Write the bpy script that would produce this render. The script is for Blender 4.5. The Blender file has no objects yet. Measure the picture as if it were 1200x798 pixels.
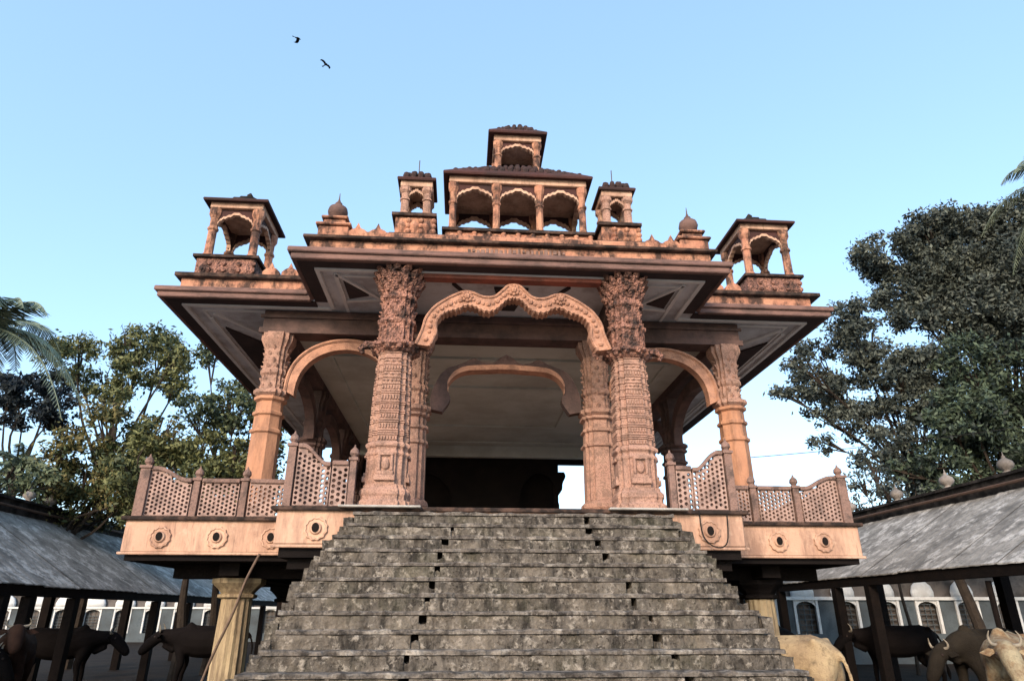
import bpy, bmesh, math, random
import numpy as np
from mathutils import Vector, Matrix
R = math.radians
random.seed(7)
scene = bpy.context.scene
COL = scene.collection
# ------------------------------------------------------------------ camera
cam_d = bpy.data.cameras.new('camera'); cam = bpy.data.objects.new('camera', cam_d); COL.objects.link(cam)
cam.location = (-0.74, 0, 1.6)
cam.rotation_euler = (R(90 + 22.33), 0, R(-4.165))
cam_d.sensor_width = 36; cam_d.lens = 23.36
cam_d.clip_start = 0.05; cam_d.clip_end = 3000
scene.camera = cam
# ------------------------------------------------------------------ world, sun, exposure
SUN_EL, SUN_AZ = 24.0, 205.0        # azimuth clockwise from +Y: behind the camera, a little to the left
w = bpy.data.worlds.new('World'); scene.world = w; w.use_nodes = True
nt = w.node_tree; bg = nt.nodes['Background']
sky = nt.nodes.new('ShaderNodeTexSky'); sky.sky_type = 'NISHITA'; sky.sun_disc = False
sky.sun_elevation = R(SUN_EL); sky.sun_rotation = R(SUN_AZ)
sky.air_density = 1.0; sky.dust_density = 1.3; sky.ozone_density = 1.9
hzmix = nt.nodes.new('ShaderNodeMix'); hzmix.data_type = 'RGBA'; hzmix.inputs[0].default_value = 0.5
nt.links.new(sky.outputs[0], hzmix.inputs[6]); hzmix.inputs[7].default_value = (0.80, 1.32, 1.72, 1)
nt.links.new(hzmix.outputs[2], bg.inputs[0]); bg.inputs[1].default_value = 0.15
sl = bpy.data.lights.new('sun', 'SUN'); sl.energy = 1.3; sl.angle = R(18); sl.color = (1.0, 0.76, 0.55)
so = bpy.data.objects.new('sun', sl); COL.objects.link(so)
az = R(SUN_AZ); el = R(SUN_EL)
sd = Vector((math.sin(az) * math.cos(el), math.cos(az) * math.cos(el), math.sin(el)))
so.rotation_euler = (-sd).to_track_quat('-Z', 'Y').to_euler(); so.location = sd * 60
scene.view_settings.view_transform = 'Standard'; scene.view_settings.look = 'None'
scene.view_settings.exposure = 1.88; scene.view_settings.gamma = 1.0
scene.view_settings.use_curve_mapping = False
scene.render.resolution_x = 1024; scene.render.resolution_y = 680

# ------------------------------------------------------------------ materials
def mat(name, c1, c2=None, scale=3.0, dirt=None, dscale=1.5, damt=0.5, dstretch=(1, 1, 1), rough=0.85, bump=0.3, bscale=30, carve=0, carve_scale=14, island=False, spots=None):
    m = bpy.data.materials.new(name); m.use_nodes = True; n = m.node_tree; N = n.nodes; L = n.links
    b = N['Principled BSDF']; b.inputs['Roughness'].default_value = rough
    if 'Specular IOR Level' in b.inputs: b.inputs['Specular IOR Level'].default_value = 0.22 if max(c1) > .06 else 0.04
    tc = N.new('ShaderNodeTexCoord')
    c2 = c2 or tuple(x * 0.75 for x in c1)
    no = N.new('ShaderNodeTexNoise'); no.inputs['Scale'].default_value = scale; no.inputs['Detail'].default_value = 8; no.inputs['Roughness'].default_value = 0.65
    L.new(tc.outputs['Object'], no.inputs['Vector'])
    cr = N.new('ShaderNodeValToRGB'); cr.color_ramp.elements[0].position = 0.35; cr.color_ramp.elements[1].position = 0.68
    cr.color_ramp.elements[0].color = (*c2, 1); cr.color_ramp.elements[1].color = (*c1, 1)
    if island:
        ge = N.new('ShaderNodeNewGeometry'); mx0 = N.new('ShaderNodeMath'); mx0.operation = 'MULTIPLY_ADD'
        mx0.inputs[1].default_value = 0.35; L.new(ge.outputs['Random Per Island'], mx0.inputs[0])
        sb = N.new('ShaderNodeMath'); sb.operation = 'SUBTRACT'; sb.inputs[1].default_value = 0.17
        L.new(no.outputs['Fac'], mx0.inputs[2]); L.new(mx0.outputs[0], sb.inputs[0]); L.new(sb.outputs[0], cr.inputs[0])
    else:
        L.new(no.outputs['Fac'], cr.inputs[0])
    col = cr.outputs[0]
    def layer(col, colour, sc, amt, stretch, lo, hi, detail=10):
        mp = N.new('ShaderNodeMapping'); mp.inputs['Scale'].default_value = stretch
        L.new(tc.outputs['Object'], mp.inputs['Vector'])
        n2 = N.new('ShaderNodeTexNoise'); n2.inputs['Scale'].default_value = sc; n2.inputs['Detail'].default_value = detail; n2.inputs['Roughness'].default_value = 0.7
        L.new(mp.outputs[0], n2.inputs['Vector'])
        r2 = N.new('ShaderNodeMapRange'); r2.inputs['From Min'].default_value = lo; r2.inputs['From Max'].default_value = hi
        r2.inputs['To Max'].default_value = amt
        L.new(n2.outputs['Fac'], r2.inputs[0])
        mx = N.new('ShaderNodeMix'); mx.data_type = 'RGBA'
        L.new(r2.outputs[0], mx.inputs[0]); L.new(col, mx.inputs[6]); mx.inputs[7].default_value = (*colour, 1)
        return mx.outputs[2]
    if dirt: col = layer(col, dirt, dscale, damt, dstretch, 0.45, 0.60)
    if spots:
        for sp_ in spots: col = layer(col, sp_[0], sp_[1], sp_[2], sp_[5] if len(sp_) > 5 else (1, 1, 1), sp_[3], sp_[4])
    h = None
    nb = N.new('ShaderNodeTexNoise'); nb.inputs['Scale'].default_value = bscale; nb.inputs['Detail'].default_value = 6
    L.new(tc.outputs['Object'], nb.inputs['Vector']); h = nb.outputs['Fac']
    if carve:
        vo = N.new('ShaderNodeTexVoronoi'); vo.inputs['Scale'].default_value = carve_scale; vo.feature = 'F1'
        mpv = N.new('ShaderNodeMapping'); mpv.inputs['Scale'].default_value = (1, 1, 0.8)
        L.new(tc.outputs['Object'], mpv.inputs['Vector']); L.new(mpv.outputs[0], vo.inputs['Vector'])
        ad = N.new('ShaderNodeMath'); ad.operation = 'MULTIPLY_ADD'; ad.inputs[1].default_value = -carve * 2
        L.new(vo.outputs['Distance'], ad.inputs[0]); L.new(h, ad.inputs[2]); h = ad.outputs[0]
        r3 = N.new('ShaderNodeMapRange'); r3.inputs['From Min'].default_value = 0.45; r3.inputs['From Max'].default_value = 0.8; r3.inputs['To Max'].default_value = 0.55
        L.new(vo.outputs['Distance'], r3.inputs[0])
        mx = N.new('ShaderNodeMix'); mx.data_type = 'RGBA'; L.new(r3.outputs[0], mx.inputs[0]); L.new(col, mx.inputs[6]); mx.inputs[7].default_value = (*(x * 0.35 for x in c2), 1)
        col = mx.outputs[2]
    bp = N.new('ShaderNodeBump'); bp.inputs['Strength'].default_value = bump; bp.inputs['Distance'].default_value = 0.03
    L.new(h, bp.inputs['Height']); L.new(bp.outputs[0], b.inputs['Normal'])
    L.new(col, b.inputs['Base Color'])
    return m

M = {}
M['peach'] = mat('peach_paint', (.52, .34, .245), (.45, .28, .20), 1.2, dirt=(.17, .10, .075), dscale=2.2, damt=.6, dstretch=(1.6, 1.6, .35), bump=.2, spots=[((.10, .07, .055), 9, .6, .56, .68, (2.2, 2.2, .22)), ((.56, .40, .30), 4, .5, .54, .66), ((.06, .045, .04), 20, .6, .62, .70)])
M['peach_old'] = mat('weathered_peach_paint', (.47, .25, .16), (.35, .16, .105), 3, dirt=(.04, .027, .024), dscale=4.5, damt=.95, dstretch=(1, 1, .6), bump=.5)
M['carved'] = mat('carved_pink_stone', (.44, .275, .21), (.34, .20, .155), 3, dirt=(.12, .08, .065), dscale=6, damt=.6, bump=.35, carve=.3, carve_scale=55)
M['capital'] = mat('carved_capital_stone', (.40, .205, .15), (.23, .12, .095), 4, dirt=(.022, .018, .017), dscale=5, damt=.97, bump=.8, carve=.7, carve_scale=30)
M['smoothcol'] = mat('painted_orange_column', (.44, .23, .14), (.36, .18, .11), 1.5, dirt=(.15, .085, .06), dscale=3, damt=.6, dstretch=(2, 2, .4), bump=.25)
M['arch'] = mat('painted_arch_plaster', (.46, .255, .175), (.37, .195, .13), 3, dirt=(.17, .095, .07), dscale=5, damt=.6, bump=.6)
M['redbeam'] = mat('red_painted_beam', (.36, .12, .08), (.24, .08, .06), 2, dirt=(.08, .045, .04), damt=.6)
M['maroon'] = mat('maroon_paint', (.075, .03, .027), (.045, .02, .018), 3, dirt=(.02, .016, .016), damt=.7)
M['fascia'] = mat('dusty_mauve_fascia', (.20, .118, .10), (.15, .09, .08), 1.5, dirt=(.06, .045, .042), dscale=2.5, damt=.7, dstretch=(.7, .7, 2))
M['grime'] = mat('blackened_moulding', (.035, .027, .025), (.02, .017, .016), 4, dirt=(.20, .12, .09), dscale=5, damt=.35)
M['soffit'] = mat('grey_soffit_plaster', (.57, .59, .63), (.48, .49, .52), .9, dirt=(.26, .24, .25), dscale=1.4, damt=.7, bump=.1)
M['soffit_rib'] = mat('soffit_moulding', (.66, .65, .65), (.55, .54, .54), 2, bump=.1)
M['soffit_dark'] = mat('soffit_dark_band', (.06, .045, .045), (.04, .033, .034), 2, bump=.1)
M['ceiling'] = mat('hall_ceiling_plaster', (.46, .50, .48), (.38, .41, .39), .5, dirt=(.24, .24, .22), dscale=.6, damt=.5, bump=.05)
M['beamdark'] = mat('dusty_beam_plaster', (.13, .08, .07), (.09, .058, .052), 2, dirt=(.035, .028, .027), damt=.7)
M['dark'] = mat('shade_dark_wall', (.016, .013, .012), (.010, .009, .009), 2, bump=.2)  # near-black puts the shade of undercroft and step holes into the colour
M['under'] = mat('shade_dark_underside', (.012, .010, .010), (.008, .007, .007), 1.5)  # shade below the deck put into a near-black colour
M['jali'] = mat('pinkish_lattice_stone', (.38, .265, .225), (.30, .205, .175), 3, dirt=(.09, .065, .06), dscale=4, damt=.6, bump=.3)
M['rail'] = mat('weathered_rail_stone', (.27, .175, .145), (.19, .12, .10), 5, dirt=(.04, .032, .03), dscale=5, damt=.75, bump=.6, spots=[((.26, .18, .15), 6, .5, .56, .7)])
M['cream'] = mat('cream_painted_fluted_column', (.40, .32, .20), (.30, .235, .145), 2, dirt=(.09, .062, .045), dscale=3, damt=.7, dstretch=(2, 2, .3), bump=.3)
M['concrete'] = mat('mossy_old_concrete', (.135, .120, .103), (.06, .053, .045), 4.5, dirt=(.018, .016, .014), dscale=5, damt=.95, dstretch=(1.8, 1, .5), bump=1, bscale=22,
                    spots=[((.33, .30, .26), 11, .7, .53, .64), ((.014, .011, .009), 19, .9, .54, .62), ((.24, .205, .165), 1.6, .45, .5, .66), ((.065, .065, .04), 1.0, .4, .5, .66)])
M['nosing'] = mat('worn_step_edge', (.17, .15, .13), (.08, .07, .061), 7, dirt=(.022, .019, .017), dscale=8, damt=.92, bump=1, bscale=24, spots=[((.36, .33, .29), 4.5, .7, .52, .66)])
M['slab'] = mat('pale_plinth_slab', (.42, .41, .39), (.32, .31, .29), 4, dirt=(.15, .13, .11), damt=.5)
M['sheet'] = mat('mottled_cement_roof', (.29, .28, .26), (.20, .192, .18), 1.6, dirt=(.07, .067, .062), dscale=1.3, damt=.7, dstretch=(1, 1, 1), bump=.2, bscale=14,
                 spots=[((.50, .49, .47), 2.4, .85, .50, .62), ((.045, .043, .04), 5, .7, .54, .68), ((.12, .115, .105), 12, .6, .52, .6)])
M['post'] = mat('dark_timber_post', (.012, .009, .008), (.007, .006, .006), 4)
M['gutter'] = mat('blackened_ridge_wall', (.022, .02, .02), (.013, .012, .012), 3, dirt=(.09, .08, .075), dscale=3, damt=.35)
M['white'] = mat('chalky_whitewash', (.66, .68, .68), (.52, .54, .54), 3, dirt=(.22, .20, .19), dscale=3, damt=.4)
M['grille'] = mat('slate_grey_panel', (.10, .125, .14), (.06, .075, .085), 3, dirt=(.03, .03, .03), damt=.6)
M['greywall'] = mat('dingy_wall_plaster', (.13, .115, .105), (.09, .08, .075), 2, dirt=(.03, .028, .026), damt=.7)
M['ground'] = mat('trodden_dusty_earth', (.34, .29, .24), (.25, .21, .17), .8, dirt=(.09, .07, .055), dscale=.5, damt=.5, bump=.6)
M['shade_floor'] = mat('shade_dark_ground', (.035, .027, .021), (.02, .016, .013), 1.2, bump=.6)  # ground colour darkened to stand for shade under sheds and deck
M['finial'] = mat('stone_finial', (.20, .12, .10), (.13, .08, .07), 6, dirt=(.04, .03, .03), damt=.7)
M['palefinial'] = mat('pale_stone_finial', (.30, .275, .26), (.22, .2, .19), 6, dirt=(.05, .045, .04), damt=.7)
M['iron'] = mat('rusty_iron', (.10, .06, .045), (.06, .04, .03), 8)
M['cable'] = mat('black_cable', (.02, .02, .02))
M['pipe'] = mat('weathered_bamboo_pole', (.17, .12, .09), (.10, .07, .055), 5)
M['bark'] = mat('tree_bark', (.05, .04, .032), (.028, .023, .02), 6, bump=.8)
M['roofcrest'] = mat('sooty_maroon_crest', (.07, .035, .033), (.03, .02, .02), 6, dirt=(.02, .018, .018), dscale=6, damt=.8, bump=.5)
def leaf(name, a, b_, sc=.6):
    m = mat(name, a, b_, sc, island=True, bump=0.0, rough=.6)
    b = m.node_tree.nodes['Principled BSDF']
    return m
M['leafA'] = leaf('olive_green_foliage', (.16, .17, .07), (.035, .05, .025))
M['leafB'] = leaf('dark_green_foliage', (.10, .12, .055), (.022, .036, .022))
M['leafC'] = leaf('dark_indigo_foliage', (.035, .045, .05), (.015, .02, .028))  # dark indigo leaves
M['leafD'] = leaf('brownish_green_foliage', (.15, .125, .05), (.035, .055, .022), .9)
M['leafR'] = leaf('grey_green_foliage', (.10, .115, .095), (.018, .026, .026), .8)
M['leafR2'] = leaf('deep_green_foliage', (.075, .105, .065), (.012, .02, .02), .7)
M['leafE'] = leaf('soft_green_foliage', (.13, .16, .09), (.05, .07, .045))
M['palm'] = leaf('palm_frond_green', (.20, .24, .17), (.08, .105, .075), 2)

# ------------------------------------------------------------------ mesh helper
class MB:
    def __init__(s): s.v = []; s.f = []
    def add(s, vs, fs):
        k = len(s.v); s.v += [tuple(v) for v in vs]; s.f += [tuple(k + i for i in f) for f in fs]; return s
    def box(s, x0, x1, y0, y1, z0, z1, jit=0):
        vs = [(x, y, z) for z in (z0, z1) for y in (y0, y1) for x in (x0, x1)]
        if jit: vs = [tuple(c + random.uniform(-jit, jit) for c in v) for v in vs]
        return s.add(vs, [(0, 2, 3, 1), (4, 5, 7, 6), (0, 1, 5, 4), (2, 6, 7, 3), (0, 4, 6, 2), (1, 3, 7, 5)])
    def cbox(s, cx, cy, cz, sx, sy, sz, **k): return s.box(cx - sx / 2, cx + sx / 2, cy - sy / 2, cy + sy / 2, cz - sz / 2, cz + sz / 2, **k)
    def loft(s, rings, closed=True, cap=True):
        n = len(rings[0]); vs = [p for r in rings for p in r]; fs = []
        for i in range(len(rings) - 1):
            for j in range(n if closed else n - 1):
                a = i * n + j; b = i * n + (j + 1) % n
                fs.append((a, b, b + n, a + n))
        if cap: fs.append(tuple(reversed(range(n)))); fs.append(tuple((len(rings) - 1) * n + i for i in range(n)))
        return s.add(vs, fs)
    def lathe(s, prof, cx, cy, n=16, z0=0, plan=None, sx=1, sy=1):
        # prof list of (r, z); plan: list of unit (x, y)
        if plan is None: plan = [(math.cos(2 * math.pi * i / n), math.sin(2 * math.pi * i / n)) for i in range(n)]
        return s.loft([[(cx + r * px * sx, cy + r * py * sy, z0 + z) for px, py in plan] for r, z in prof])
    def tube(s, pts, r, n=6):
        pts = [Vector(p) for p in pts]; rings = []
        for i, p in enumerate(pts):
            d = (pts[min(i + 1, len(pts) - 1)] - pts[max(i - 1, 0)]).normalized()
            a = d.orthogonal().normalized() if i == 0 else (a0 - d * a0.dot(d)).normalized()
            a0 = a; b = d.cross(a); rr = r[i] if isinstance(r, (list, tuple)) else r
            rings.append([tuple(p + (a * math.cos(2 * math.pi * k / n) + b * math.sin(2 * math.pi * k / n)) * rr) for k in range(n)])
        return s.loft(rings)
    def ribbon(s, outer, inner, y0, y1):
        # strip between two x/z polylines with the same count, thick from y0 to y1
        n = len(outer); vs = []
        for (x, z) in outer: vs += [(x, y0, z), (x, y1, z)]
        for (x, z) in inner: vs += [(x, y0, z), (x, y1, z)]
        o = 2 * n; fs = []
        for i in range(n - 1):
            a, b = 2 * i, 2 * i + 2
            fs += [(a, b, o + b, o + a), (a + 1, o + a + 1, o + b + 1, b + 1), (a, a + 1, b + 1, b), (o + a, o + b, o + b + 1, o + a + 1)]
        fs += [(0, o, o + 1, 1), (2 * n - 2, 2 * n - 1, o + 2 * n - 1, o + 2 * n - 2)]
        return s.add(vs, fs)
    def transform(s, m): s.v = [tuple(m @ Vector(v)) for v in s.v]; return s
    def build(s, name, material, parent=None, smooth=False, bevel=0):
        me = bpy.data.meshes.new(name); me.from_pydata(s.v, [], s.f); me.update()
        bm = bmesh.new(); bm.from_mesh(me); bmesh.ops.recalc_face_normals(bm, faces=bm.faces); bm.to_mesh(me); bm.free()
        if smooth: me.polygons.foreach_set('use_smooth', [True] * len(me.polygons))
        me.materials.append(material)
        o = bpy.data.objects.new(name, me); COL.objects.link(o)
        if parent: o.parent = parent
        if bevel:
            b = o.modifiers.new('bevel', 'BEVEL'); b.width = bevel; b.segments = 1; b.limit_method = 'ANGLE'
        return o
def thing(name, label, cat, loc=(0, 0, 0), group=None, kind=None):
    o = bpy.data.objects.new(name, None); COL.objects.link(o); o.location = loc
    o['label'] = label; o['category'] = cat
    if group: o['group'] = group
    if kind: o['kind'] = kind
    return o
def tag(o, label, cat, group=None):
    o['label'] = label; o['category'] = cat
    if group: o['group'] = group
    return o
def copy_tree(o, parent=None):
    c = o.copy(); COL.objects.link(c)
    if parent: c.parent = parent
    for ch in list(o.children): copy_tree(ch, c)
    return c
def crom(pts, k=6):
    out = []; P = [pts[0]] + list(pts) + [pts[-1]]
    for i in range(1, len(P) - 2):
        for j in range(k):
            t = j / k
            q = []
            for d in range(len(pts[0])):
                a, b, c, e = P[i - 1][d], P[i][d], P[i + 1][d], P[i + 2][d]
                q.append(.5 * ((2 * b) + (-a + c) * t + (2 * a - 5 * b + 4 * c - e) * t * t + (-a + 3 * b - 3 * c + e) * t ** 3))
            out.append(tuple(q))
    out.append(tuple(pts[-1])); return out
def mirror(pts): return [(-x, z) for x, z in reversed(pts)][:-1] + list(pts)

# ------------------------------------------------------------------ setting: ground
g = MB(); n = 60
def gx(i): t = i / n * 2 - 1; return math.copysign(abs(t) ** 3, t) * 900
vs = [(gx(i), gx(j) + 20, random.uniform(-.04, .0)) for j in range(n + 1) for i in range(n + 1)]
g.add(vs, [(j * (n + 1) + i, j * (n + 1) + i + 1, (j + 1) * (n + 1) + i + 1, (j + 1) * (n + 1) + i) for j in range(n) for i in range(n)])
go = g.build('ground', M['ground']); go['kind'] = 'structure'
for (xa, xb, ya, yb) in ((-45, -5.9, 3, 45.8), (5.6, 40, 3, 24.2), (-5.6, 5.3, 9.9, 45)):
    g = MB(); kx, ky = 12, 30      # dark sheets painting the shade under the sheds and pavilion, with a wavering edge
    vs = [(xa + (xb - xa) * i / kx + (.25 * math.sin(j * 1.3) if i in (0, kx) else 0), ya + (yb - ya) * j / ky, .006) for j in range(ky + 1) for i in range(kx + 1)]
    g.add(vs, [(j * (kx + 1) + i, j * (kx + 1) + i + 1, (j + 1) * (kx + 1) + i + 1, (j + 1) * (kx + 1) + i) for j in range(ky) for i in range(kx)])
    gm = g.build('shaded_ground', M['shade_floor']); gm['kind'] = 'structure'

# ------------------------------------------------------------------ the pavilion
PAV = thing('pavilion', 'ornate raised peach pavilion with carved columns, wide grey eaves and rooftop kiosks', 'pavilion', (0, 9.5, 0))
PAV_OFF = Vector((0, -9.5, 0))
def P(mb, name, m, parent=None, smooth=False, bevel=0, label=None):
    """link a mesh given in world coordinates as a part of the pavilion"""
    o = mb.build(name, M[m], parent or PAV, smooth, bevel)
    if (parent or PAV) is PAV: o.location = PAV_OFF
    if label: o['label'] = label
    return o
ZD = 2.94
# deck: wide part and porch part
d = MB(); d.box(-5.80, 5.68, 10.7, 22.6, 2.44, ZD); d.box(-3.27, 3.27, 9.5, 10.697, 2.46, ZD)
deck = P(d, 'deck', 'peach', bevel=.02)
t = MB()   # dark top moulding and lower lips
t.box(-5.86, 5.74, 10.64, 10.698, 2.905, 2.965); t.box(-5.86, -5.802, 10.7, 22.6, 2.905, 2.965); t.box(5.682, 5.74, 10.7, 22.6, 2.905, 2.965)
t.box(-3.34, 3.34, 9.44, 9.498, 2.905, 2.965); t.box(-3.34, -3.272, 9.5, 10.6, 2.905, 2.965); t.box(3.272, 3.34, 9.5, 10.6, 2.905, 2.965)
P(t, 'deck_moulding', 'grime', deck, bevel=.012)
t = MB(); t.box(-5.83, 5.71, 10.67, 10.697, 2.41, 2.45); t.box(-3.30, 3.30, 9.47, 9.497, 2.42, 2.46)
P(t, 'deck_lip', 'peach', deck, bevel=.01)
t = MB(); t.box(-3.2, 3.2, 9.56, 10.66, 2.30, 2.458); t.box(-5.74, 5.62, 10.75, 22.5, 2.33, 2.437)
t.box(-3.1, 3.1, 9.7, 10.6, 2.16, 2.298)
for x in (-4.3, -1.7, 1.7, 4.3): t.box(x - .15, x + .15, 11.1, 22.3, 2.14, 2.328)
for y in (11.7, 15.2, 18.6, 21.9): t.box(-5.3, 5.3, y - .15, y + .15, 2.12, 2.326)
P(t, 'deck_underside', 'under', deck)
def rosette(x, y, z):
    m = MB(); k = 12; rings = []
    for r, yy in ((.155, 0), (.15, -.03), (.13, -.035), (.12, -.02), (.085, -.02), (.07, -.05), (.04, -.055)):
        rings.append([(x + r * (1 + (.07 if i % 2 else -.03) * (r > .1)) * math.cos(math.pi * i / k), y + yy, z + r * (1 + (.07 if i % 2 else -.03) * (r > .1)) * math.sin(math.pi * i / k)) for i in range(2 * k)])
    m.loft(rings); o = P(m, 'rosette', 'peach', deck)
    m = MB(); m.loft([[(x + r * math.cos(math.pi * i / 6), y + yy, z + .01 + r * 1.3 * math.sin(math.pi * i / 6)) for i in range(12)] for r, yy in ((.045, -.045), (.05, -.062), (.02, -.064))])
    P(m, 'rosette_spout', 'dark', o)
for x in (-5.25, -4.42, -3.62, 4.3, 5.05): rosette(x, 10.697, 2.66)
for x in (-2.72, 2.75): rosette(x, 9.497, 2.67)

# stepped-square plan used by the carved columns
def stepped(a=1.0, b=.72, c=.5):
    q = [(a, -c), (a, c), (b + .08, c), (b + .08, b + .08), (c, b + .08), (c, a)]
    pl = []
    for k in range(4):
        cs, sn = [(1, 0), (0, 1), (-1, 0), (0, -1)][k]
        pl += [(x * cs - y * sn, x * sn + y * cs) for x, y in q]
    return pl
STEP = stepped()
OCT = [(math.cos(R(22.5 + 45 * i)) * 1.08, math.sin(R(22.5 + 45 * i)) * 1.08) for i in range(8)]
def blob(m, x, y, z, r, sq=1.0):
    m.lathe([(.05 * r, -r * sq), (.7 * r, -.7 * r * sq), (r, 0), (.7 * r, .7 * r * sq), (.05 * r, r * sq)], x, y, 7, z)
def petal(m, x, y, z, a, r, rnd):
    # a curled leaf: wide root, tip bent outwards and down
    c, s_ = math.cos(a), math.sin(a); tx, ty = -s_, c; j = rnd.uniform(-.3, .3) * r
    pts = []
    for (o, t, h) in ((-.3, -.75, -.6), (.25, 0, -.75), (-.3, .75, -.6), (.55, -.6, .25), (.95, 0, .35), (.55, .6, .25), (.2, -.35, .8), (1.15, 0, .75), (.2, .35, .8)):
        pts.append((x + c * o * r + tx * (t * r + j), y + s_ * o * r + ty * (t * r + j), z + h * r))
    m.add(pts, [(0, 1, 4, 3), (1, 2, 5, 4), (3, 4, 7, 6), (4, 5, 8, 7), (6, 7, 8), (0, 3, 6), (2, 8, 5), (0, 6, 8, 2), (0, 2, 1)])
PR = random.Random(21)
def big_column(cx, cy, seed):
    rnd = random.Random(seed)
    root = bpy.data.objects.new('carved_column', None); COL.objects.link(root); root.parent = PAV; root.location = PAV_OFF
    h = .33
    # base
    m = MB()
    m.lathe([(.37, 0), (.37, .10), (.335, .12), (.335, .17), (.35, .2), (.35, .26), (.31, .3), (.31, .34)], cx, cy, z0=ZD + .03, plan=stepped(1, .8, .6))
    m.lathe([(.295, 0), (.295, .42), (.315, .44), (.315, .47), (.29, .5), (.29, .53), (.325, .56), (.325, .6), (.28, .64)], cx, cy, z0=ZD + .37, plan=STEP)
    # small shrine niche reliefs on the base faces
    for (dx, dy) in ((0, -1), (-1, 0), (1, 0)):
        for (w_, z0, z1, dp) in ((.30, .42, .50, .05), (.24, .50, .56, .035), (.22, .78, .82, .04)):
            X = cx + dx * .295; Y = cy + dy * .295
            if dx: m.box(min(X, X + dx * dp), max(X, X + dx * dp), cy - w_ / 2, cy + w_ / 2, ZD + z0, ZD + z1)
            else: m.box(cx - w_ / 2, cx + w_ / 2, Y - dp, Y, ZD + z0, ZD + z1)
        if not dx:
            for sx in (-.09, .09): m.box(cx + sx - .02, cx + sx + .02, cy - .335, cy - .29, ZD + .56, ZD + .78)
            m.lathe([(.0, -.09), (.05, -.06), (.065, 0), (.04, .07), (.0, .1)], cx, cy - .31, 8, ZD + .66, sy=.5)
    P(m, 'column_base', 'carved', root, bevel=.008)
    # shaft with stacked mouldings
    prof = []; z = ZD + 1.01; top = 5.36
    pr = [(.285, 0)]
    bands = [.12, .05, .05, .05, .14, .05, .05, .12, .05, .05, .12, .04, .05, .16, .05, .05, .12, .04, .12, .04, .12, .04, .12, .04, .12, .04, .1, .04]
    tot = sum(bands); sc = (top - z) / tot; zz = 0; r = .285
    for i, b in enumerate(bands):
        b *= sc
        r = (.278 - .035 * (zz / (top - z)))
        if b < .08 * sc + 1e-6:
            pr += [(r, zz), (r + .020, zz + .2 * b), (r + .020, zz + .75 * b), (r, zz + b)]
        else:
            pr += [(r, zz), (r, zz + b)]
        zz += b
    m = MB(); m.lathe(pr, cx, cy, z0=z, plan=STEP)
    # ribs and little carved lozenges on each face
    zz = 0
    for i, b in enumerate(bands):
        b *= sc; r = (.278 - .035 * (zz / (top - z)))
        if b > .1 * sc:
            nn = 5 if i % 4 else 3
            if i % 3 == 1 or i % 7 == 0:
                for k in range(7):
                    off = (k - 3) * .042
                    m.box(cx + off - .011, cx + off + .011, cy - r - .022, cy - r + .01, z + zz + b * .15, z + zz + b * .85)
                    for s in (-1, 1): m.box(*sorted((cx + s * (r - .01), cx + s * (r + .022))), cy + off - .011, cy + off + .011, z + zz + b * .15, z + zz + b * .85)
                nn = 0
            for k in range(nn):
                off = (k - (nn - 1) / 2) * (.30 / nn)
                ww = .16 / nn; zc = z + zz + b / 2; hh = b * .72
                m.add([(cx + off - ww, cy - r, zc), (cx + off, cy - r, zc - hh / 2), (cx + off + ww, cy - r, zc), (cx + off, cy - r, zc + hh / 2), (cx + off, cy - r - .03, zc)], [(0, 1, 4), (1, 2, 4), (2, 3, 4), (3, 0, 4)])
                for s in (-1, 1):
                    X = cx + s * r
                    m.add([(X, cy + off - ww, zc), (X, cy + off, zc - hh / 2), (X, cy + off + ww, zc), (X, cy + off, zc + hh / 2), (X + s * .03, cy + off, zc)], [(0, 1, 4), (1, 2, 4), (2, 3, 4), (3, 0, 4)])
        zz += b
    P(m, 'column_shaft', 'carved', root)
    # flange with hanging scrolls, then capital
    m = MB()
    m.lathe([(.27, 0), (.32, .04), (.32, .07), (.38, .10), (.38, .15), (.29, .18)], cx, cy, z0=top, plan=STEP)
    for k in range(12):
        a = 2 * math.pi * k / 12 + .26
        blob(m, cx + .35 * math.cos(a), cy + .35 * math.sin(a), top + .09 + rnd.uniform(-.02, .02), .05, 1.1)
    for s in (-1, 1):   # scroll bracket noses
        m.tube([(cx + s * .34, cy - .05, top + .16), (cx + s * .46, cy - .05, top + .17), (cx + s * .54, cy - .05, top + .10), (cx + s * .50, cy - .05, top + .03)], [.07, .07, .06, .03], 6)
    m.lathe([(.27, 0), (.27, .30), (.30, .33), (.30, .38), (.25, .41), (.25, .72), (.29, .75), (.29, .8), (.26, .84), (.29, 1.0), (.34, 1.12), (.34, 1.2), (.32, 1.24), (.32, 1.30)], cx, cy, z0=top + .18, plan=STEP)
    for zi in range(7):      # ranks of leaf bosses
        zc = top + .28 + zi * .115
        for k in range(10):
            a = 2 * math.pi * (k + .5 * (zi % 2)) / 10
            petal(m, cx + .25 * math.cos(a), cy + .25 * math.sin(a), zc, a, rnd.uniform(.045, .06), rnd)
    for zi in range(4):
        zc = top + 1.12 + zi * .105; rr = .30 + .035 * zi
        for k in range(14):
            a = 2 * math.pi * (k + .5 * (zi % 2)) / 14
            petal(m, cx + rr * math.cos(a) * .95, cy + rr * math.sin(a) * .95, zc, a, rnd.uniform(.07, .10), rnd)
    P(m, 'column_capital', 'capital', root)
    m = MB(); m.box(cx - .56, cx + .56, cy - .62, cy + .45, ZD + .002, ZD + .032)
    P(m, 'plinth_slab', 'slab', root, bevel=.008)
    return root
big_column(-1.87, 9.95, 1); big_column(1.87, 9.95, 2)

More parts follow.
